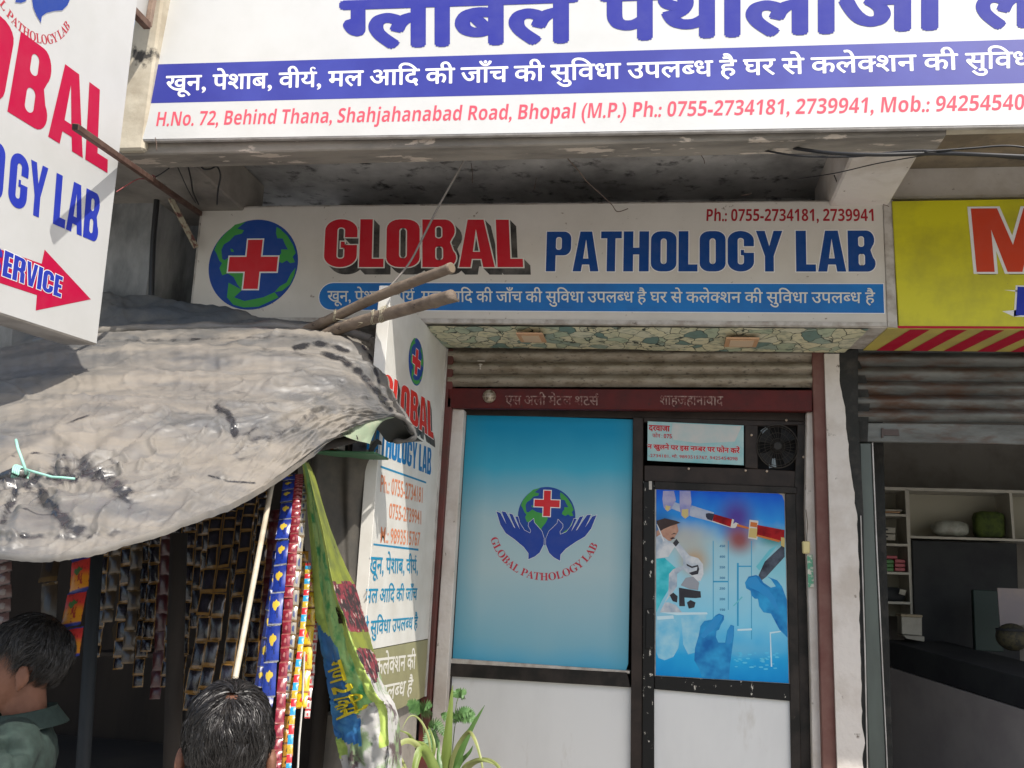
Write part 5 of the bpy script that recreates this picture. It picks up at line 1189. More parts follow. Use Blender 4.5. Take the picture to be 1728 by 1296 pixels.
def strip(label, path, wpx, pitch, me, grp='sachet strips hanging in the stall', twist=0, nm='sachet'):
    """path: photo points with depth; one sachet per pitch pixels"""
    pts = [P(*q) for q in path]; px = [V((q[0], q[1], 0)) for q in path]
    tot = sum((px[i+1]-px[i]).length for i in range(len(px)-1)); n = max(2, int(tot/pitch))
    t = thing('sachet_strip', label, 'sachet strip', pts[0].to_tuple(), grp)
    fine = [crom(pts, (len(pts)-1)*i/n) for i in range(n+1)]
    for i in range(n):
        a, c = fine[i], fine[i+1]; d = (c-a); L_ = d.length; z = -d.normalized(); yaw = twist+random.uniform(-.22, .22); z = (z+V((random.uniform(-.03, .03), random.uniform(-.14, .14), 0))).normalized()
        x = V((math.cos(yaw), math.sin(yaw), 0)); x = (x-z*x.dot(z)).normalized(); y = z.cross(x)
        wm = wpx/F_PX*a.y
        m4 = Matrix(((x.x*wm, y.x*wm, z.x*L_, a.x), (x.y*wm, y.y*wm, z.y*L_, a.y), (x.z*wm, y.z*wm, z.z*L_, a.z), (0, 0, 0, 1)))
        o = bpy.data.objects.new(nm, me); COL.objects.link(o); o.parent = t
        o.matrix_local = Matrix.Translation(-V(t.location)) @ m4
    return t
m_red = pillow('sachet_red', sachet_mat('print_red_yellow', (.50, .035, .03), (.03, .04, .22), (.05, .13, .04), base2=(.52, .20, .01), edge=.09, bc=(.45, .62), br=.10, bx=2.4))
m_blu = pillow('sachet_blue', sachet_mat('print_blue_phone', (.012, .03, .22), (.28, .28, .26), (.55, .40, .04), base2=(.01, .035, .28), edge=.045, bc=(.5, .60), br=.15, bx=1.9))
m_drk = pillow('sachet_dark', sachet_mat('print_dark_gold', (.007, .006, .010), (.16, .085, .022), (.016, .015, .026), edge=.13, br=.28, rough=.22, side=True))
m_brn = pillow('sachet_brown', sachet_mat('print_brown_grey', (.035, .022, .012), (.09, .055, .02), (.02, .02, .03), edge=.14))
m_pnk = pillow('sachet_pink', sachet_mat('print_dusky_pink', (.13, .07, .065), (.06, .04, .04), (.20, .16, .15), edge=.1))
m_mar = pillow('sachet_maroon', sachet_mat('print_maroon', (.22, .015, .03), (.34, .10, .09), (.36, .14, .13), edge=.1, br=.16, rough=.28))
m_dmr = pillow('sachet_shaded_maroon', sachet_mat('print_shaded_maroon', (.05, .005, .008), (.08, .03, .03), (.07, .03, .03), edge=.1, br=.16))  # darker copy of the maroon print, stall shade put into the colour
m_sil = pillow('sachet_silver', sachet_mat('print_silver', (.30, .27, .22), (.16, .10, .04), (.05, .07, .16), edge=.13, rough=.25))
m_gld = pillow('sachet_gold', sachet_mat('print_gold', (.42, .20, .02), (.16, .06, .02), (.05, .03, .02), edge=.1, br=.16, rough=.28))
m_yel = pillow('sachet_yellow', sachet_mat('print_yellow', (.62, .42, .01), (.30, .12, .01), (.50, .05, .02), edge=.08, br=.14, rough=.3))
m_wht = pillow('sachet_white', sachet_mat('print_white_red', (.55, .52, .50), (.40, .03, .03), (.50, .04, .04), edge=.18, br=.2, rough=.35))
m_mul = [pillow('sachet_small', sachet_mat('print_small_'+q, c, (.4, .38, .34), edge=.06)) for q, c in (('red', (.55, .02, .03)), ('blue', (.02, .30, .55)), ('gold', (.50, .33, .02)))]
strip('strip of four red and yellow sachets beside the dark haired man', [(142, 905, 2.55), (135, 960, 2.5), (126, 1040, 2.45), (117, 1110, 2.4)], 36, 49, m_red)
strip('brown and grey sachet strip behind the head of dark haired man', [(92, 895, 2.6), (88, 950, 2.55), (76, 1050, 2.5)], 32, 44, m_brn)
strip('dusky pink patterned sachet strip at far left edge', [(12, 890, 2.55), (8, 950, 2.5), (0, 1090, 2.45)], 28, 14, m_pnk)
strip('dark sachet strip with gold edges, nearest the black gap', [(372, 850, 3.2), (362, 894, 3.15), (345, 1040, 3.05), (318, 1200, 3.0)], 23, 28, m_drk)
strip('dark gold edged sachet strip between two alike ones', [(392, 850, 3.2), (386, 894, 3.15), (366, 1040, 3.05), (342, 1190, 3.0)], 22, 28, m_drk)
strip('dark gold edged sachet strip just left of the cream stick', [(428, 820, 3.2), (418, 878, 3.15), (398, 1030, 3.05), (376, 1180, 3.0)], 22, 27, m_drk)
strip('faint dark sachet strip hanging behind the gold edged ones', [(345, 870, 3.5), (338, 940, 3.45), (325, 1060, 3.4)], 20, 26, m_drk)
strip('long blue sachet strip with yellow telephone marks right of cream stick', [(489, 800, 2.95), (483, 861, 2.9), (468, 1000, 2.8), (448, 1200, 2.7), (440, 1290, 2.66)], 23, 34.5, m_blu)
strip('narrow blue sachet strip partly behind the longer blue one', [(468, 930, 3.0), (458, 1012, 2.95), (437, 1160, 2.9)], 14, 33, m_blu, twist=.7)
strip('maroon patterned sachet strip between the blue and silver strips', [(505, 800, 2.95), (500, 861, 2.9), (484, 1049, 2.8), (466, 1300, 2.68)], 15, 15, m_mar, twist=.2)
strip('silver and brown sachet strip next to the maroon strip', [(514, 800, 2.98), (511, 861, 2.93), (495, 1049, 2.83), (482, 1180, 2.78)], 11, 18, m_sil, twist=.5)
strip('orange gold sachet strip hanging lowest beside the maroon strip', [(512, 930, 3.0), (503, 1079, 2.88), (490, 1200, 2.8), (482, 1310, 2.74)], 17, 23, m_gld, twist=.3)
strip('bright yellow sachet strip beside the green cloth', [(526, 960, 3.02), (521, 1056, 2.95), (508, 1196, 2.85)], 19, 27, m_yel, twist=.1)
strip('white and red sachet strip ending above the thin white cord', [(534, 1040, 3.0), (527, 1120, 2.95), (518, 1212, 2.9)], 9, 16, m_wht, twist=.4)
for k, (x0, y0, x1, y1, Y_) in enumerate(((214, 905, 200, 1130, 3.42), (250, 900, 232, 1160, 3.5), (312, 885, 290, 1210, 3.55), (352, 860, 332, 1220, 3.25), (405, 840, 384, 1190, 3.3), (440, 830, 415, 1200, 3.5), (175, 918, 160, 1110, 3.4))):
    strip(['dark gold edged strip between the two faint brown strips', 'dark gold edged strip right of the middle brown strip', 'dark strip half hidden behind the inner stall post', 'dark gold edged strip filling the second row of the curtain', 'dark gold edged strip filling the gap behind the third row', 'dark gold edged strip deep behind the cream stick', 'dark gold edged strip beside the post near red sachets'][k],
          [(x0, y0, Y_), ((x0+x1)/2+2, (y0+y1)/2, Y_-.03), (x1, y1, Y_-.06)], 22, 27, m_drk)
for k, (x0, y0, x1, y1, Y_, me_) in enumerate(((232, 905, 214, 1120, 3.3, m_brn), (262, 900, 246, 1100, 3.35, m_drk), (196, 915, 180, 1050, 3.2, m_brn), (300, 885, 280, 1160, 3.45, m_drk), (322, 880, 300, 1180, 3.3, m_drk), (280, 890, 262, 1180, 3.5, m_dmr), (446, 840, 420, 1160, 3.4, m_drk), (462, 860, 436, 1120, 3.45, m_dmr))):
    strip(['faint brown sachet strip in the dark middle of the stall', 'faint dark strip hanging right of the faint brown ones', 'faint brown strip nearest the red and yellow sachets', 'faint dark strip left of the gold edged rows', 'outermost left strip of the gold edged rows', 'barely visible maroon strip deep in the stall', 'dark strip showing just right of the cream stick', 'barely visible maroon strip between the stick and blue sachets'][k],
          [(x0, y0, Y_), ((x0+x1)/2+2, (y0+y1)/2, Y_-.03), (x1, y1, Y_-.06)], 22, 27, me_)
tm = thing('sachet_strip', 'thin strip of tiny red, blue and yellow sachets', 'sachet strip', P(520, 960, 2.85).to_tuple(), 'sachet strips hanging in the stall')
pth = [P(520, 950, 2.92), P(516, 1010, 2.88), P(506, 1100, 2.8), (P(494, 1200, 2.72)), P(486, 1310, 2.66)]
for i in range(30):
    a, c = crom(pth, 4*i/30), crom(pth, 4*(i+1)/30); d = c-a; L_ = d.length; z = -d.normalized(); x = V((1, .2, 0)); x = (x-z*x.dot(z)).normalized(); y = z.cross(x); wm = 9/F_PX*a.y
    o = bpy.data.objects.new('sachet', m_mul[i % 3]); COL.objects.link(o); o.parent = tm
    o.matrix_local = Matrix.Translation(-V(tm.location)) @ Matrix(((x.x*wm, y.x*wm, z.x*L_, a.x), (x.y*wm, y.y*wm, z.y*L_, a.y), (x.z*wm, y.z*wm, z.z*L_, a.z), (0, 0, 0, 1)))
o = part('white_cord', M('cord_white', (.5, .48, .45), .6), None, lambda b: b.tube([P(*q) for q in ((514, 1100, 2.9), (510, 1193, 2.85), (505, 1250, 2.82), (502, 1310, 2.8))], .003, 5)); tag(o, 'thin white cord hanging under the yellow sachets', 'cord')

# ---- printed cloth hanging beside the side panel
CA = [P(*q) for q in ((509, 782, 2.95), (512, 800, 2.95), (521, 900, 2.98), (528, 980, 2.98), (534, 1050, 2.96), (546, 1120, 2.94), (556, 1180, 2.92), (564, 1240, 2.92), (578, 1310, 2.92), (585, 1400, 2.92))]
CB = [P(*q) for q in ((515, 780, 2.86), (522, 805, 2.86), (545, 900, 2.84), (562, 985, 2.82), (583, 1047, 2.80), (603, 1102, 2.78), (630, 1163, 2.78), (652, 1203, 2.80), (652, 1310, 2.80), (648, 1400, 2.8))]
CC = [P(*q) for q in ((520, 780, 3.02), (530, 803, 3.02), (562, 905, 3.06), (598, 985, 3.08), (617, 1048, 3.08), (634, 1109, 3.06), (648, 1160, 3.02), (672, 1204, 2.94), (676, 1310, 2.92), (672, 1400, 2.92))]
def csurf(u, v):
    a, b_, c = crom(CA, v*9), crom(CB, v*9), crom(CC, v*9)
    p = a.lerp(b_, u*2) if u < .5 else b_.lerp(c, u*2-1)
    k = u*2 if u < .5 else u*2-1
    dep = .016*math.sin(math.pi*k)*math.sin(v*5+.6)+.004*math.sin(u*26+v*9)*min(1, v*3)+.02*noise.noise(V((u*3, v*6, 2)))*v+.016*max(0, 1-abs(noise.noise(V((u*5+v*6, v*9-u*3, 5))))-.9)/.1*v+.010*max(0, 1-abs(noise.noise(V((u*9-v*11, v*18, 15))))-.92)/.08*v
    cr_ = max(0, v-.72)/.28; dep += cr_*.05*noise.noise(V((u*9, v*26, 8)))
    return p+V((0, dep, .006*noise.noise(V((u*8, v*12, 4)))))
cl = thing('printed_cloth', 'long twisted green, yellow and blue printed cloth hanging beside side panel', 'cloth', csurf(.5, 0).to_tuple())
cm = [M('cloth_green', (.26, .50, .18), .6, col2=(.42, .58, .20), scale=9, dirt=(.05, .30, .10), dscale=16, dlo=.5, dhi=.62),
      M('cloth_lime', (.42, .54, .12), .6, col2=(.24, .38, .08), scale=8),
      M('cloth_blue', (.02, .13, .36), .6, col2=(.05, .22, .42), scale=14),
      M('cloth_olive', (.20, .23, .03), .65, col2=(.10, .12, .03), scale=9),
      M('cloth_red_print', (.20, .03, .04), .65, col2=(.03, .02, .02), scale=26, lo=.45, hi=.52, dirt=(.42, .32, .28), dscale=34, dlo=.60, dhi=.64),
      M('cloth_white_print', (.46, .45, .43), .65, col2=(.20, .28, .14), scale=9, lo=.5, hi=.58, dirt=(.10, .07, .07), dscale=13, dlo=.54, dhi=.62)]
b = MB(); nu, nv = 56, 150
b.grid([[csurf(i/nu, j/nv) for i in range(nu+1)] for j in range(nv+1)])
fi = 0
for j in range(nv):
    for i in range(nu):
        u_, v_ = (i+.5)/nu, (j+.5)/nv; w2 = .04*noise.noise(V((u_*4, v_*7, 0)))
        if u_ < .5:
            k = 0
            if u_+w2 < .12+.1*v_: k = 1
            if .44+.16*(u_*2) < v_+w2*.5 < .80+.06*(u_*2) and u_ < .26+w2: k = 2
            if v_ > .70+w2+.22*(.5-u_)*(1 if u_ > .1 else 2) and k != 2: k = 5
            if v_ > .84+w2: k = 5
            elif u_ > .42+w2: k = 1
        else:
            k = 3
            if .33 < v_+w2*.3 < .48 or .54 < v_+w2 < .62: k = 4
            if v_+w2 > .62: k = 5
        b.m[fi] = k; fi += 1
cs = b.build('cloth_sheet', cm, cl, smooth=True)
def cmap(u0, u1, v0, v1, flip=False):
    def f(s_, t_, l):
        u_ = lerp(u1, u0, s_) if flip else lerp(u0, u1, s_); u_ = lerp(u0, u1, t_); v_ = lerp(v0, v1, s_)
        return csurf(u_, v_)+V((0, -.009-l, 0))
    return f
text(None, 'गण 2 किमें', None, ink('yellow ink', (.60, .50, .03)), cs, off=.03, lift=.002, mapf=cmap(.07, .28, .56, .74), name='yellow_lettering')
text(None, 'खाद 1', None, ink('shade black', (.02, .015, .012)), cs, off=.04, lift=.002, mapf=cmap(.62, .92, .06, .27), name='black_lettering')
text(None, 'ब', None, ink('shade black', (.02, .015, .012)), cs, off=.04, lift=.002, mapf=cmap(.38, .46, .40, .46), name='black_lettering')

# grey sheet behind the cloth, boxes above it
def gsheet(b):
    L1 = [P(*q) for q in ((500, 764, 3.62), (505, 850, 3.62), (520, 950, 3.6), (560, 1060, 3.6), (580, 1200, 3.6), (585, 1420, 3.6))]
    R1 = [P(*q) for q in ((630, 764, 3.80), (626, 850, 3.86), (620, 930, 3.88), (612, 1010, 3.9), (612, 1200, 3.9), (610, 1420, 3.9))]
    b.grid([[crom(L1, 5*j/50).lerp(crom(R1, 5*j/50), i/30)+V((0, .03*noise.noise(V((i*.14, j*.06, 3)))+.02*math.sin(i*.5), 0)) for i in range(31)] for j in range(51)])
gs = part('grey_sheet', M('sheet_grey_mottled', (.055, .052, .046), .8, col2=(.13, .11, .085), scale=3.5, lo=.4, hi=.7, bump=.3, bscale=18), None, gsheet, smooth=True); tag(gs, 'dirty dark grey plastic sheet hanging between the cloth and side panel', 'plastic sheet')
lg = small('green_ledge', 'narrow green ledge plank carrying small boxes under the tarpaulin corner', 'ledge', [(505, 759), (632, 762), (632, 766), (505, 763)], 3.60, .2, M('ledge_green', (.06, .16, .08), .6), .002)
for k, (pts_, c, lab) in enumerate((([(562, 733), (573, 730), (571, 757), (562, 758)], (.42, .38, .34), 'white box with red square mark standing on green ledge'), ([(551, 742), (561, 740), (561, 758), (550, 758)], (.32, .08, .03), 'orange brown box on the ledge left of the white box'), ([(535, 750), (549, 746), (549, 758), (534, 758)], (.28, .22, .05), 'yellowish packet lying at the left end of green ledge'))):
    o = thing('small_box', lab, 'box', P(pts_[0][0], 758, 3.62).to_tuple(), 'small boxes on the green ledge')
    part('box_body', M('box_paint_%d' % k, c, .5), o, lambda b: pxprism(b, pts_, 3.62, .08), bevel=.002)
    if k == 0: part('red_mark', ink('notice red', (.5, .02, .03)), o, lambda b: b.prism([P(x, y, 3.616) for x, y in ((564, 743), (571, 742), (570, 752), (564, 753))], (0, .002, 0)))

# ---- wires, rods and bits round the overhang
blk = M('cable_black', (.015, .015, .016), .5); rust = M('rust_steel', (.10, .05, .035), .7, .2, col2=(.15, .09, .065), scale=18)
def wire(label, q, r, m_=None, nm='cable', cat='cable', grp=None, n=40):
    pts = [P(*k) for k in q]; pp = [crom(pts, (len(pts)-1)*i/n) for i in range(n+1)]
    o = part(nm, m_ or blk, None, lambda b: b.tube(pp, r, 6), smooth=True); return tag(o, label, cat, grp)
gw = 'black cables strung under the billboard'
wire('thick black cable bundle running under right end of billboard', [(1340, 250, 3.62), (1400, 258, 3.5), (1480, 261, 3.45), (1580, 259, 3.45), (1680, 262, 3.4), (1900, 272, 3.4)], .0075, grp=gw)
wire('black cable sagging just below the thick bundle at right', [(1290, 254, 3.64), (1350, 263, 3.55), (1440, 264, 3.5), (1560, 254, 3.45), (1728, 268, 3.42), (1900, 276, 3.4)], .0042, grp=gw)
wire('black cable arching above the bundle at far right', [(1560, 256, 3.44), (1640, 250, 3.43), (1700, 246, 3.42), (1760, 252, 3.42), (1900, 260, 3.4)], .0038, grp=gw)
wire('thin black wire sloping from the bundle down to the dark recess', [(1560, 262, 3.5), (1480, 276, 3.7), (1410, 292, 3.9), (1340, 303, 4.1)], .0022, grp=gw)
wire('short bent black wire hanging over the cream signboard corner', [(1408, 296, 4.2), (1414, 312, 4.3), (1419, 322, 4.35), (1404, 334, 4.42)], .0028, grp=gw)
wire('grey stick hanging from beam across the red letters to the bamboo', [(786, 264, 3.68), (772, 292, 3.72), (742, 345, 3.78), (714, 400, 3.82), (690, 445, 3.80), (655, 487, 3.74)], .0048, M('twig_grey', (.17, .155, .14), .7), 'dangling_stick', 'stick')
wire('curled dry twig hanging right of the middle under the beam', [(958, 268, 3.7), (978, 290, 3.75), (990, 306, 3.8), (1012, 326, 4.0), (1032, 345, 4.3), (1042, 357, 4.4), (1060, 352, 4.4)], .0022, M('twig_brown', (.12, .08, .06), .8), 'dry_twig', 'twig')
wire('black drain pipe running down the left pillar', [(276, 272, 3.9), (268, 300, 4.28), (264, 345, 4.31), (258, 420, 4.31), (255, 520, 4.31)], .0145, nm='drain_pipe', cat='pipe')
gl = 'thin wires tangled in the left corner'
wire('black wire dropping from the beam to the rusty rod end', [(314, 270, 3.75), (322, 300, 4.0), (326, 325, 4.2), (335, 345, 4.35)], .004, grp=gl)
wire('looping black wire curling beside the beam at left', [(335, 268, 3.7), (342, 284, 3.75), (355, 285, 3.75), (366, 281, 3.8), (372, 296, 3.85), (368, 320, 3.9), (366, 345, 4.1)], .0042, grp=gl)
wire('thin black wire slanting behind the pipe to the corner', [(298, 278, 3.8), (306, 296, 3.9), (318, 322, 4.1), (330, 342, 4.3)], .0026, grp=gl)
wire('black wire from pipe top to the left under the rod', [(285, 284, 3.9), (262, 298, 4.0), (240, 294, 4.2), (200, 291, 4.3)], .003, grp=gl)
wire('black wire crossing low over the pillar to the sign', [(290, 338, 4.3), (262, 326, 4.3), (235, 316, 4.3), (205, 308, 4.3)], .0028, grp=gl)
wire('thin reddish wire tied round the rusty rod', [(196, 324, 3.55), (215, 312, 3.6), (234, 302, 3.65), (252, 303, 3.7), (262, 300, 3.78), (257, 295, 3.78)], .0024, M('wire_red', (.28, .06, .06), .5), grp=gl)
rod = thing('rusty_rod', 'rusty square steel tube jutting out across the white projecting sign', 'steel tube', P(335, 350, 4.45).to_tuple())
def sq(b, a, c, h):
    d = (c-a).normalized(); x = d.cross(V((0, 0, 1))).normalized(); y = d.cross(x)
    b.prism([a+x*h+y*h, a-x*h+y*h, a-x*h-y*h, a+x*h-y*h], c-a)
part('tube', rust, rod, lambda b: sq(b, P(127, 214, 2.72), P(340, 362, 4.5), .0115), bevel=.002)
part('open_end', M('rod_void', (.006, .005, .005), .9), rod, lambda b: sq(b, P(126.4, 213.6, 2.716), P(127, 214, 2.72), .0085))
o = part('peeling_lath', M('lath_peeling', (.40, .36, .26), .8, col2=(.15, .06, .05), scale=30, lo=.46, hi=.54), None, lambda b: sq(b, P(287, 333, 4.3), P(331, 418, 4.42), .011)); tag(o, 'short peeling cream wooden lath leaning in the left corner', 'lath')
fra = thing('iron_bracket', 'rusty iron bracket frame at the top of pillar above projecting sign', 'bracket', P(248, 44, 3.42).to_tuple())
part('bracket_bar', rust, fra, lambda b: sq(b, P(150, -60, 3.0), P(249, 44, 3.44), .016), bevel=.002)
part('bracket_bar', M('bracket_tan', (.28, .20, .15), .7, col2=(.14, .09, .07), scale=14), fra, lambda b: sq(b, P(272, -80, 3.44), P(250, 44, 3.44), .012), bevel=.002)
part('bracket_panel', M('bracket_sheet', (.50, .50, .49), .5), fra, lambda b: b.prism([P(x, y, yy) for x, y, yy in ((175, -60, 3.1), (262, -60, 3.46), (248, 36, 3.46), (243, 34, 3.44))], (0, .004, 0)))

# cobwebby cracks as fine dry twigs on beam
for k, (x, y, dx, dy) in enumerate(((262, 232, 2, 22), (1183, 262, 6, 14), (905, 300, -4, 20), (795, 275, 2, 34), (1490, 345, 10, 4), (1250, 330, 18, -4))):
    wire(['dry twig poking from the left end of the billboard', 'tiny twig under the beam near the tan recess', 'small twig stuck on the dark recess wall', 'short twig hanging beside the grey stick', 'bent wire bit at the top right of the cream signboard', 'wispy twig lying on top of the cream signboard'][k],
         [(x, y, 3.46 if k == 0 else 4.3), (x+dx*.6+1, y+dy*.5, 3.46 if k == 0 else 4.3), (x+dx, y+dy, 3.46 if k == 0 else 4.3)], .0016, bpy.data.materials['twig_brown'], 'dry_twig', 'twig', n=6)

# ================================================================== PEOPLE
skin = M('skin_brown', (.19, .085, .052), .6, col2=(.13, .056, .034), scale=9, spec=.35, bump=.15, bscale=90)
hairm = M('hair_black', (.010, .009, .008), .7, spec=.2)
hairg = M('hair_dark_strand', (.014, .012, .011), .40, col2=(.045, .040, .038), scale=60, lo=.5, hi=.7, spec=.5)
def remesh(b, name, mat, parent, vox, smooth_it=4):
    o = b.build(name, mat, parent, recalc=True)
    r = o.modifiers.new('r', 'REMESH'); r.mode = 'VOXEL'; r.voxel_size = vox
    s_ = o.modifiers.new('s', 'SMOOTH'); s_.iterations = smooth_it; s_.factor = .6
    dg = bpy.context.evaluated_depsgraph_get(); me = bpy.data.meshes.new_from_object(o.evaluated_get(dg))
    o.modifiers.clear(); o.data = me; me.name = name; me.polygons.foreach_set('use_smooth', [True]*len(me.polygons)); return o
def person(label, loc, yaw, sc_, shirt, trouser, pitch=0, lean_=0):
    R3 = Matrix.Rotation(yaw, 3, 'Z'); L0 = V(loc)
    t = thing('person', label, 'person', loc)
    RH = Matrix.Rotation(pitch, 3, 'X'); piv = V((0, 0, 1.44))
    def w_(p, head=False):
        p = V(p)
        if head: p = RH @ (p-piv)+piv
        return R3 @ (p*sc_)+L0
    def ell(b, c, r, head=False, n=20, k=14):
        b.ell(w_(c, head), tuple(q*sc_ for q in r), n, k, rot=(R3 @ RH) if head else R3)
    def tb(b, pts, r, head=False): b.tube([w_(p, head) for p in pts], [q*sc_ for q in r], 14)
    B = MB()
    ell(B, (0, -.008, 1.585), (.076, .096, .092), True); ell(B, (0, .030, 1.525), (.064, .070, .085), True); ell(B, (0, .052, 1.468), (.042, .045, .032), True)
    ell(B, (0, .100, 1.520), (.012, .018, .018), True, 10, 8); ell(B, (0, .092, 1.545), (.008, .016, .026), True, 10, 8); ell(B, (0, .090, 1.487), (.024, .010, .009), True, 10, 8); ell(B, (0, .084, 1.573), (.048, .014, .010), True, 12, 8)
    tb(B, [(0, -.022, 1.33), (0, -.015, 1.42), (0, .0, 1.50)], [.062, .055, .056])
    for s in (-1, 1):
        ell(B, (s*.088, -.006, 1.532), (.011, .019, .033), True, 12, 10); ell(B, (s*.083, .002, 1.505), (.008, .010, .013), True, 8, 6)
        ell(B, (s*.040, .066, 1.515), (.024, .022, .024), True, 10, 8)
        tb(B, [(s*.17, 0, 1.33), (s*.225, -.01, 1.20), (s*.245, -.02, 1.03), (s*.235, .06, .90), (s*.225, .10, .80)], [.055, .048, .040, .034, .026])
        ell(B, (s*.222, .108, .755), (.016, .034, .045))
        for k in range(4): tb(B, [(s*.222, .086+k*.017, .73), (s*.215, .088+k*.018, .69-.004*abs(k-1.5)), (s*.200, .088+k*.017, .665)], [.0095, .0085, .0075])
        tb(B, [(s*.215, .130, .77), (s*.200, .150, .74), (s*.190, .150, .715)], [.011, .0095, .008])
        tb(B, [(s*.09, 0, .90), (s*.10, .01, .50), (s*.10, -.01, .10)], [.085, .06, .040]); ell(B, (s*.10, .05, .045), (.045, .12, .04))
    for z, rx, ry in ((1.30, .165, .095), (1.18, .165, .108), (1.05, .15, .105), (.93, .155, .11)): ell(B, (0, 0, z), (rx, ry, .11))
    body = remesh(B, 'body', skin, t, .0075*sc_, 3)
    S = MB()
    for z, rx, ry in ((1.315, .185, .108), (1.20, .185, .122), (1.05, .172, .122), (.93, .178, .128), (.84, .18, .13)): ell(S, (0, -.002, z), (rx, ry, .115))
    tb(S, [(-.17, -.008, 1.345), (0, -.015, 1.372), (.17, -.008, 1.345)], [.062, .075, .062])
    for s in (-1, 1): tb(S, [(s*.165, 0, 1.335), (s*.225, -.008, 1.22), (s*.248, -.012, 1.06)], [.070, .066, .064])
    sh_o = remesh(S, 'shirt', shirt, t, .011*sc_, 3)
    for v in sh_o.data.vertices:
        n_ = v.co; v.co += v.normal*.010*noise.noise(V((n_.x*9+n_.z*5, n_.y*9, n_.z*12)))-v.normal*.010*max(0, 1-abs(noise.noise(V((n_.x*6+n_.z*7, n_.y*8-n_.z*5, 3))))-.9)/.1+v.normal*.004*noise.noise(V((n_.x*25, n_.y*25, n_.z*30)))
    def collar(b):
        rows = []
        for k in range(4):
            z = 1.378+k*.016; rr = .068-.0*k+(.006 if k in (0, 3) else 0)
            rows.append([w_((rr*math.sin(a/24*2*math.pi), -.016+rr*1.02*math.cos(a/24*2*math.pi), z+.016*(1-math.cos(a/24*2*math.pi))*.9)) for a in range(1, 24)])
        b.grid(rows)
        rows = []
        for k in range(4):
            rr = .074+k*.012; z = 1.424-k*.014; rows.append([w_((rr*math.sin(a/24*2*math.pi), -.016+rr*1.0*math.cos(a/24*2*math.pi), z+.016*(1-math.cos(a/24*2*math.pi))*.9)) for a in range(1, 24)])
        b.grid(rows)
    co_ = part('collar', shirt, t, collar, smooth=True)
    T = MB()
    ell(T, (0, 0, .88), (.168, .118, .12))
    for s in (-1, 1): tb(T, [(s*.085, 0, .88), (s*.10, .012, .50), (s*.10, -.005, .09)], [.105, .08, .066])
    remesh(T, 'trousers', trouser, t, .014*sc_, 2)
    for s in (-1, 1):
        part('eye', M('eye_dark', (.02, .015, .012), .2) if 'eye_dark' not in bpy.data.materials else bpy.data.materials['eye_dark'], t, lambda b: b.ell(w_((s*.031, .089, 1.548), True), (.011*sc_, .006*sc_, .006*sc_), 10, 6, rot=R3 @ RH))
    # hair
    C_ = V((0, -.010, 1.585)); RR = V((.081, .102, .099)); whorl = V((.004, -.062, .076))
    def onhead(d, lift=1.0):
        k = math.sqrt((d.x/RR.x)**2+(d.y/RR.y)**2+(d.z/RR.z)**2) or 1; return d/k*lift
    def okhair(d):
        f = d.y
        if f > .062: return d.z > .040+.25*(f-.062)
        if f > .018: return d.z > -.002+(f-.018)*.9
        if f > -.022: return d.z > -.014 if abs(d.x) > .03 else True
        return d.z > -.046-.30*(abs(f)-.022)*.4
    cap = MB(); n1, n2 = 40, 26
    g = [[None]*(n1+1) for _ in range(n2+1)]
    for j in range(n2+1):
        for i in range(n1+1):
            th = math.pi*.80*j/n2; ph = 2*math.pi*i/n1; d = V((RR.x*math.sin(th)*math.cos(ph), RR.y*math.sin(th)*math.sin(ph), RR.z*math.cos(th)))
            g[j][i] = d
    for j in range(n2):
        for i in range(n1):
            q = [g[j][i], g[j][i+1], g[j+1][i+1], g[j+1][i]]
            if all(okhair(d) and (d-whorl).length > .009 for d in q): cap.poly([w_(C_+d*.985, True) for d in q])
    hc = cap.build('hair', hairm, t, smooth=True)
    rn = random.Random(int(loc[0]*1000)); st_ = MB(); cnt = 0
    while cnt < 9000:
        z = rn.uniform(-.9, 1); a = rn.uniform(0, 2*math.pi); s2 = math.sqrt(1-z*z)
        d = onhead(V((s2*math.cos(a)*RR.x, s2*math.sin(a)*RR.y, z*RR.z)))
        if not okhair(d): continue
        wd = (d-whorl).length
        if wd < .016 and rn.random() < .45: continue
        cnt += 1; L_ = rn.uniform(.035, .075); n = 7; hw = rn.uniform(.0004, .0011); lf = 1.0+.10*max(0, .35+noise.noise(d*34+V((7, 0, 0))))*rn.uniform(.5, 1.2)
        sw = noise.noise(d*30)*2.0+rn.uniform(-.35, .35); cur = d.copy(); pv = []; tl = rn.uniform(-1.1, 1.1)
        dirn = (d-whorl); dirn = dirn.normalized() if dirn.length > 1e-4 else V((1, 0, 0))
        for k in range(n):
            nrm = V((cur.x/RR.x**2, cur.y/RR.y**2, cur.z/RR.z**2)).normalized()
            dv = (cur-whorl); dv = dv.normalized()*1.0+V((0, .25, -.55)) if cur.y > -.02 else dv.normalized()+V((0, 0, -.7))
            dv = dv-nrm*dv.dot(nrm); dv.normalize(); side = nrm.cross(dv)
            dv = (dv+side*(sw*.5+.35*math.sin(k*1.3+sw*9))).normalized(); side = side*math.cos(tl)+nrm*math.sin(tl)
            base = onhead(cur, lf+.05*math.sin(k/(n-1)*2.6)); wk = hw*(1-.8*k/(n-1))
            pv.append((base-side*wk, base+side*wk)); cur = onhead(cur+dv*L_/n)
        s0 = len(st_.v)
        for l_, r_ in pv: st_.v += [w_(C_+l_, True), w_(C_+r_, True)]
        for k in range(n-1): st_.f.append((s0+2*k, s0+2*k+1, s0+2*k+3, s0+2*k+2)); st_.m.append(0)
    sto = st_.build('hair_strands', hairg, hc, recalc=False); sto['kind'] = 'stuff'
    return t
shirt_g = M('shirt_dark_green', (.016, .030, .025), .85, col2=(.022, .040, .033), scale=60, bump=.1, bscale=200)
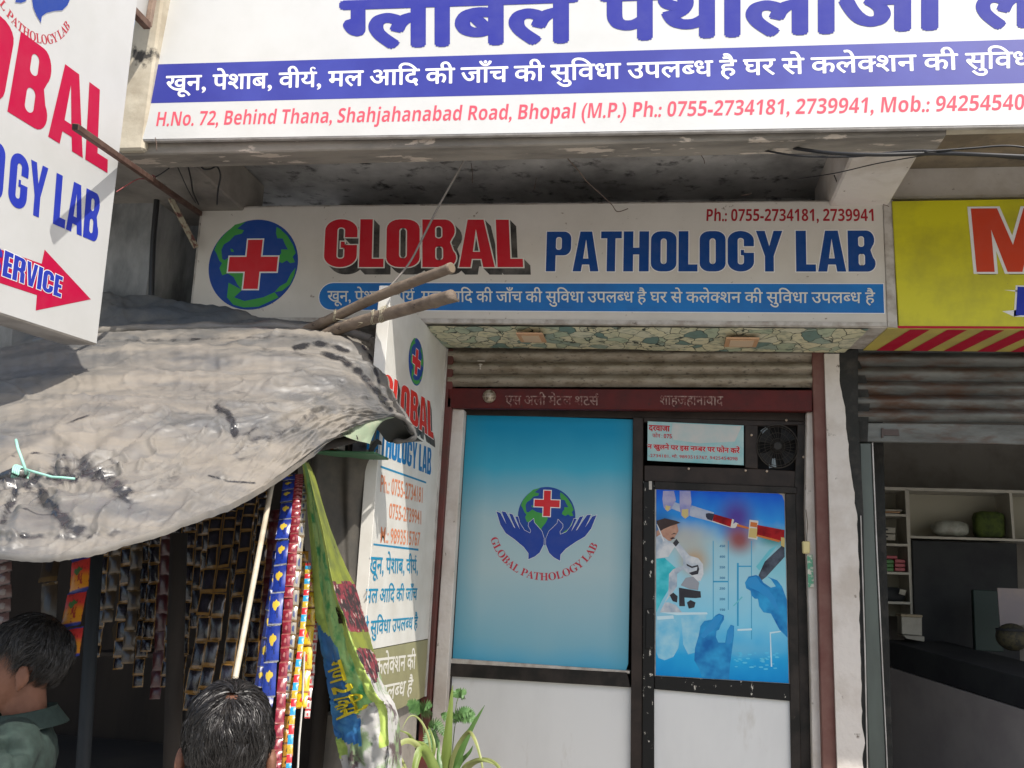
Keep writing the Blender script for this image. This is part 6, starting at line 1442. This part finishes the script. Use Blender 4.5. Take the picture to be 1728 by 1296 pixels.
shirt_w = M('shirt_pale', (.45, .44, .42), .85, bump=.1, bscale=150)
trs = M('trousers_dark', (.03, .03, .035), .85)
hc_ = P(385, 1247, 1.75)
person('black haired man seen from behind in front of the hanging sachets', (hc_.x, hc_.y, .005), math.radians(20), hc_.z/1.585, shirt_w, trs, pitch=-.12)
h2 = P(47, 1106, 2.36)
person('man in dark green collared shirt facing left under the tarpaulin', (h2.x, h2.y, .005), math.radians(118), h2.z/1.585, shirt_g, trs, pitch=-.02)

# ================================================================== PLANT
leafm = [M('leaf_lime', (.15, .21, .045), .5, col2=(.22, .27, .08), scale=6, stretch=(1, 1, .3)), M('leaf_pale', (.29, .31, .12), .5, col2=(.22, .26, .08), scale=6), M('leaf_dark', (.055, .12, .025), .42, col2=(.08, .16, .04), scale=7)]
for lm in leafm:
    lm.node_tree.nodes['Principled BSDF'].inputs['Subsurface Weight'].default_value = 0
pl = thing('strap_leaf_plant', 'pale green plant with long arching strap leaves in front of white panel', 'plant', P(750, 1420, 4.25).to_tuple())
def leaf(pts, w0, m_, tipw=.05, fold=.25, curlk=0):
    pp = [P(*q) for q in pts]; n = 26; c = [crom(pp, (len(pp)-1)*i/n) for i in range(n+1)]
    b = MB(); rows = []
    for i, p in enumerate(c):
        u_ = i/n; t = (c[min(i+1, n)]-c[max(i-1, 0)]).normalized(); vd = (p-CAM).normalized(); sd = t.cross(vd)
        sd = sd.normalized() if sd.length > .05 else V((1, 0, 0)); ww = w0*.66*min(1, .55+u_*1.6)*max(tipw, (1-u_**2.6))
        nn = sd.cross(t).normalized()
        ro = []
        for k in range(5):
            s_ = (k-2)/2; ro.append(p+sd*s_*ww+nn*(abs(s_)*.30*ww)+nn*.10*ww*math.sin(i*.7+k*2))
        rows.append(ro)
    b.grid(rows); return b.build('leaf', m_, pl, smooth=True, recalc=False)
base = (752, 1400, 4.25)
LV = [([base, (752, 1300, 4.2), (757, 1230, 4.18), (764, 1156, 4.18)], .038, 0), ([base, (768, 1300, 4.2), (790, 1240, 4.2), (818, 1190, 4.22)], .027, 2),
      ([base, (762, 1290, 4.15), (785, 1240, 4.1), (800, 1245, 4.05), (815, 1300, 4.0), (818, 1380, 4.0)], .014, 1), ([base, (760, 1300, 4.2), (770, 1260, 4.18), (791, 1229, 4.15)], .012, 1),
      ([base, (745, 1320, 4.1), (715, 1270, 4.0), (690, 1250, 3.95), (665, 1265, 3.9), (640, 1310, 3.85), (625, 1370, 3.85)], .020, 1), ([base, (738, 1310, 4.15), (720, 1262, 4.1), (700, 1252, 4.05), (688, 1238, 4.0), (672, 1232, 4.0)], .016, 0),
      ([base, (740, 1320, 4.05), (722, 1275, 4.0), (708, 1268, 3.95), (698, 1310, 3.9), (694, 1380, 3.9)], .034, 0), ([base, (730, 1290, 4.2), (722, 1240, 4.2), (706, 1212, 4.2), (690, 1210, 4.18), (676, 1235, 4.15)], .008, 1),
      ([base, (775, 1310, 4.1), (800, 1285, 4.05), (830, 1285, 4.0), (850, 1310, 3.95), (862, 1370, 3.95)], .016, 1), ([base, (770, 1330, 4.0), (790, 1295, 3.95), (812, 1283, 3.9), (835, 1290, 3.9)], .020, 1),
      ([base, (760, 1330, 4.1), (775, 1290, 4.1), (792, 1270, 4.1), (798, 1258, 4.1)], .018, 2), ([base, (725, 1340, 4.0), (690, 1310, 3.9), (665, 1290, 3.85), (650, 1296, 3.8), (640, 1340, 3.8)], .022, 1),
      ([base, (730, 1330, 4.1), (728, 1290, 4.1), (733, 1262, 4.1), (729, 1240, 4.12), (722, 1225, 4.15)], .014, 0), ([base, (745, 1330, 4.05), (742, 1295, 4.05), (740, 1270, 4.08), (742, 1250, 4.1)], .022, 2),
      ([base, (700, 1340, 4.1), (682, 1290, 4.1), (668, 1262, 4.1)], .013, 1)]
for p_, w_0, k in LV: leaf(p_, w_0, leafm[k])
pot = thing('plant_pot', 'round clay pot holding the strap leaf plant below the side panel', 'pot', (base and P(*base).x, P(*base).y, .155))
pc = P(*base)
part('pot_body', M('terracotta', (.28, .12, .07), .8, col2=(.20, .09, .06), scale=8), pot, lambda b: b.tube([V((pc.x, pc.y, .155)), V((pc.x, pc.y, .55)), V((pc.x, pc.y, pc.z-.06)), V((pc.x, pc.y, pc.z-.02))], [.13, .17, .19, .205], 24), smooth=False)
part('soil', M('soil', (.05, .035, .025), .95, bump=.5), pot, lambda b: b.tube([V((pc.x, pc.y, pc.z-.019)), V((pc.x, pc.y, pc.z-.004))], .18, 20))
fern = M('leaf_fern', (.07, .16, .05), .5, col2=(.11, .22, .07), scale=20)
def fernw(label, stem, fronds):
    t = thing('feathery_weed', label, 'plant', P(*stem[0]).to_tuple(), 'feathery weeds among the strap leaves')
    sp_ = [P(*q) for q in stem]; part('stem', M('stem_green', (.12, .17, .07), .6) if 'stem_green' not in bpy.data.materials else bpy.data.materials['stem_green'], t, lambda b: b.tube([crom(sp_, (len(sp_)-1)*i/16) for i in range(17)], .0022, 5))
    for f_ in fronds:
        fp = [P(*q) for q in f_]; b = MB(); n = 15
        for i in range(n):
            p = crom(fp, (len(fp)-1)*i/n); q = crom(fp, (len(fp)-1)*(i+1)/n); d = (q-p).normalized(); sd = d.cross((p-CAM).normalized()).normalized(); L_ = .026*math.sin(math.pi*(i+1.5)/(n+2))+.004
            for s in (-1, 1):
                tip = p+sd*s*L_+d*.006+V((0, random.uniform(-.008, .008), 0)); wv_ = d*.0033
                b.poly([p-wv_, (p+tip)/2-wv_*1.3, tip, (p+tip)/2+wv_*1.3, p+wv_])
            b.tube([p, q], .001, 3, cap=False)
        b.build('frond', fern, t, recalc=False)
fernw('feathery green weed leaning over the bottom of the side panel', [(735, 1400, 4.3), (718, 1260, 4.3), (711, 1200, 4.3)], [[(711, 1200, 4.3), (700, 1190, 4.28), (688, 1186, 4.25)], [(711, 1200, 4.3), (718, 1190, 4.27), (726, 1195, 4.25)], [(711, 1200, 4.3), (700, 1198, 4.25), (692, 1193, 4.22)], [(711, 1202, 4.3), (722, 1203, 4.25), (727, 1200, 4.22)]])
fernw('feathery weed spreading right behind the tall upright leaf', [(755, 1400, 4.35), (764, 1260, 4.35), (770, 1210, 4.35)], [[(764, 1210, 4.3), (780, 1203, 4.28), (795, 1202, 4.28)], [(766, 1212, 4.3), (785, 1210, 4.28), (802, 1215, 4.28)], [(745, 1205, 4.35), (760, 1212, 4.33), (775, 1214, 4.3)], [(775, 1208, 4.3), (786, 1202, 4.3), (800, 1208, 4.3)]])
fernw('single weed stalk with small leaf cluster rising highest by the panel', [(768, 1215, 4.35), (770, 1190, 4.35), (774, 1175, 4.35)], [[(774, 1177, 4.35), (771, 1170, 4.34), (769, 1166, 4.34)], [(774, 1176, 4.35), (779, 1171, 4.34), (783, 1173, 4.34)]])
fernw('greyish feathery weed low between the strap leaves', [(728, 1400, 4.3), (728, 1270, 4.3), (726, 1228, 4.3)], [[(724, 1226, 4.3), (736, 1222, 4.28), (750, 1240, 4.26)], [(726, 1230, 4.3), (724, 1250, 4.28), (726, 1266, 4.26)], [(730, 1232, 4.3), (732, 1250, 4.28), (736, 1262, 4.26)]])
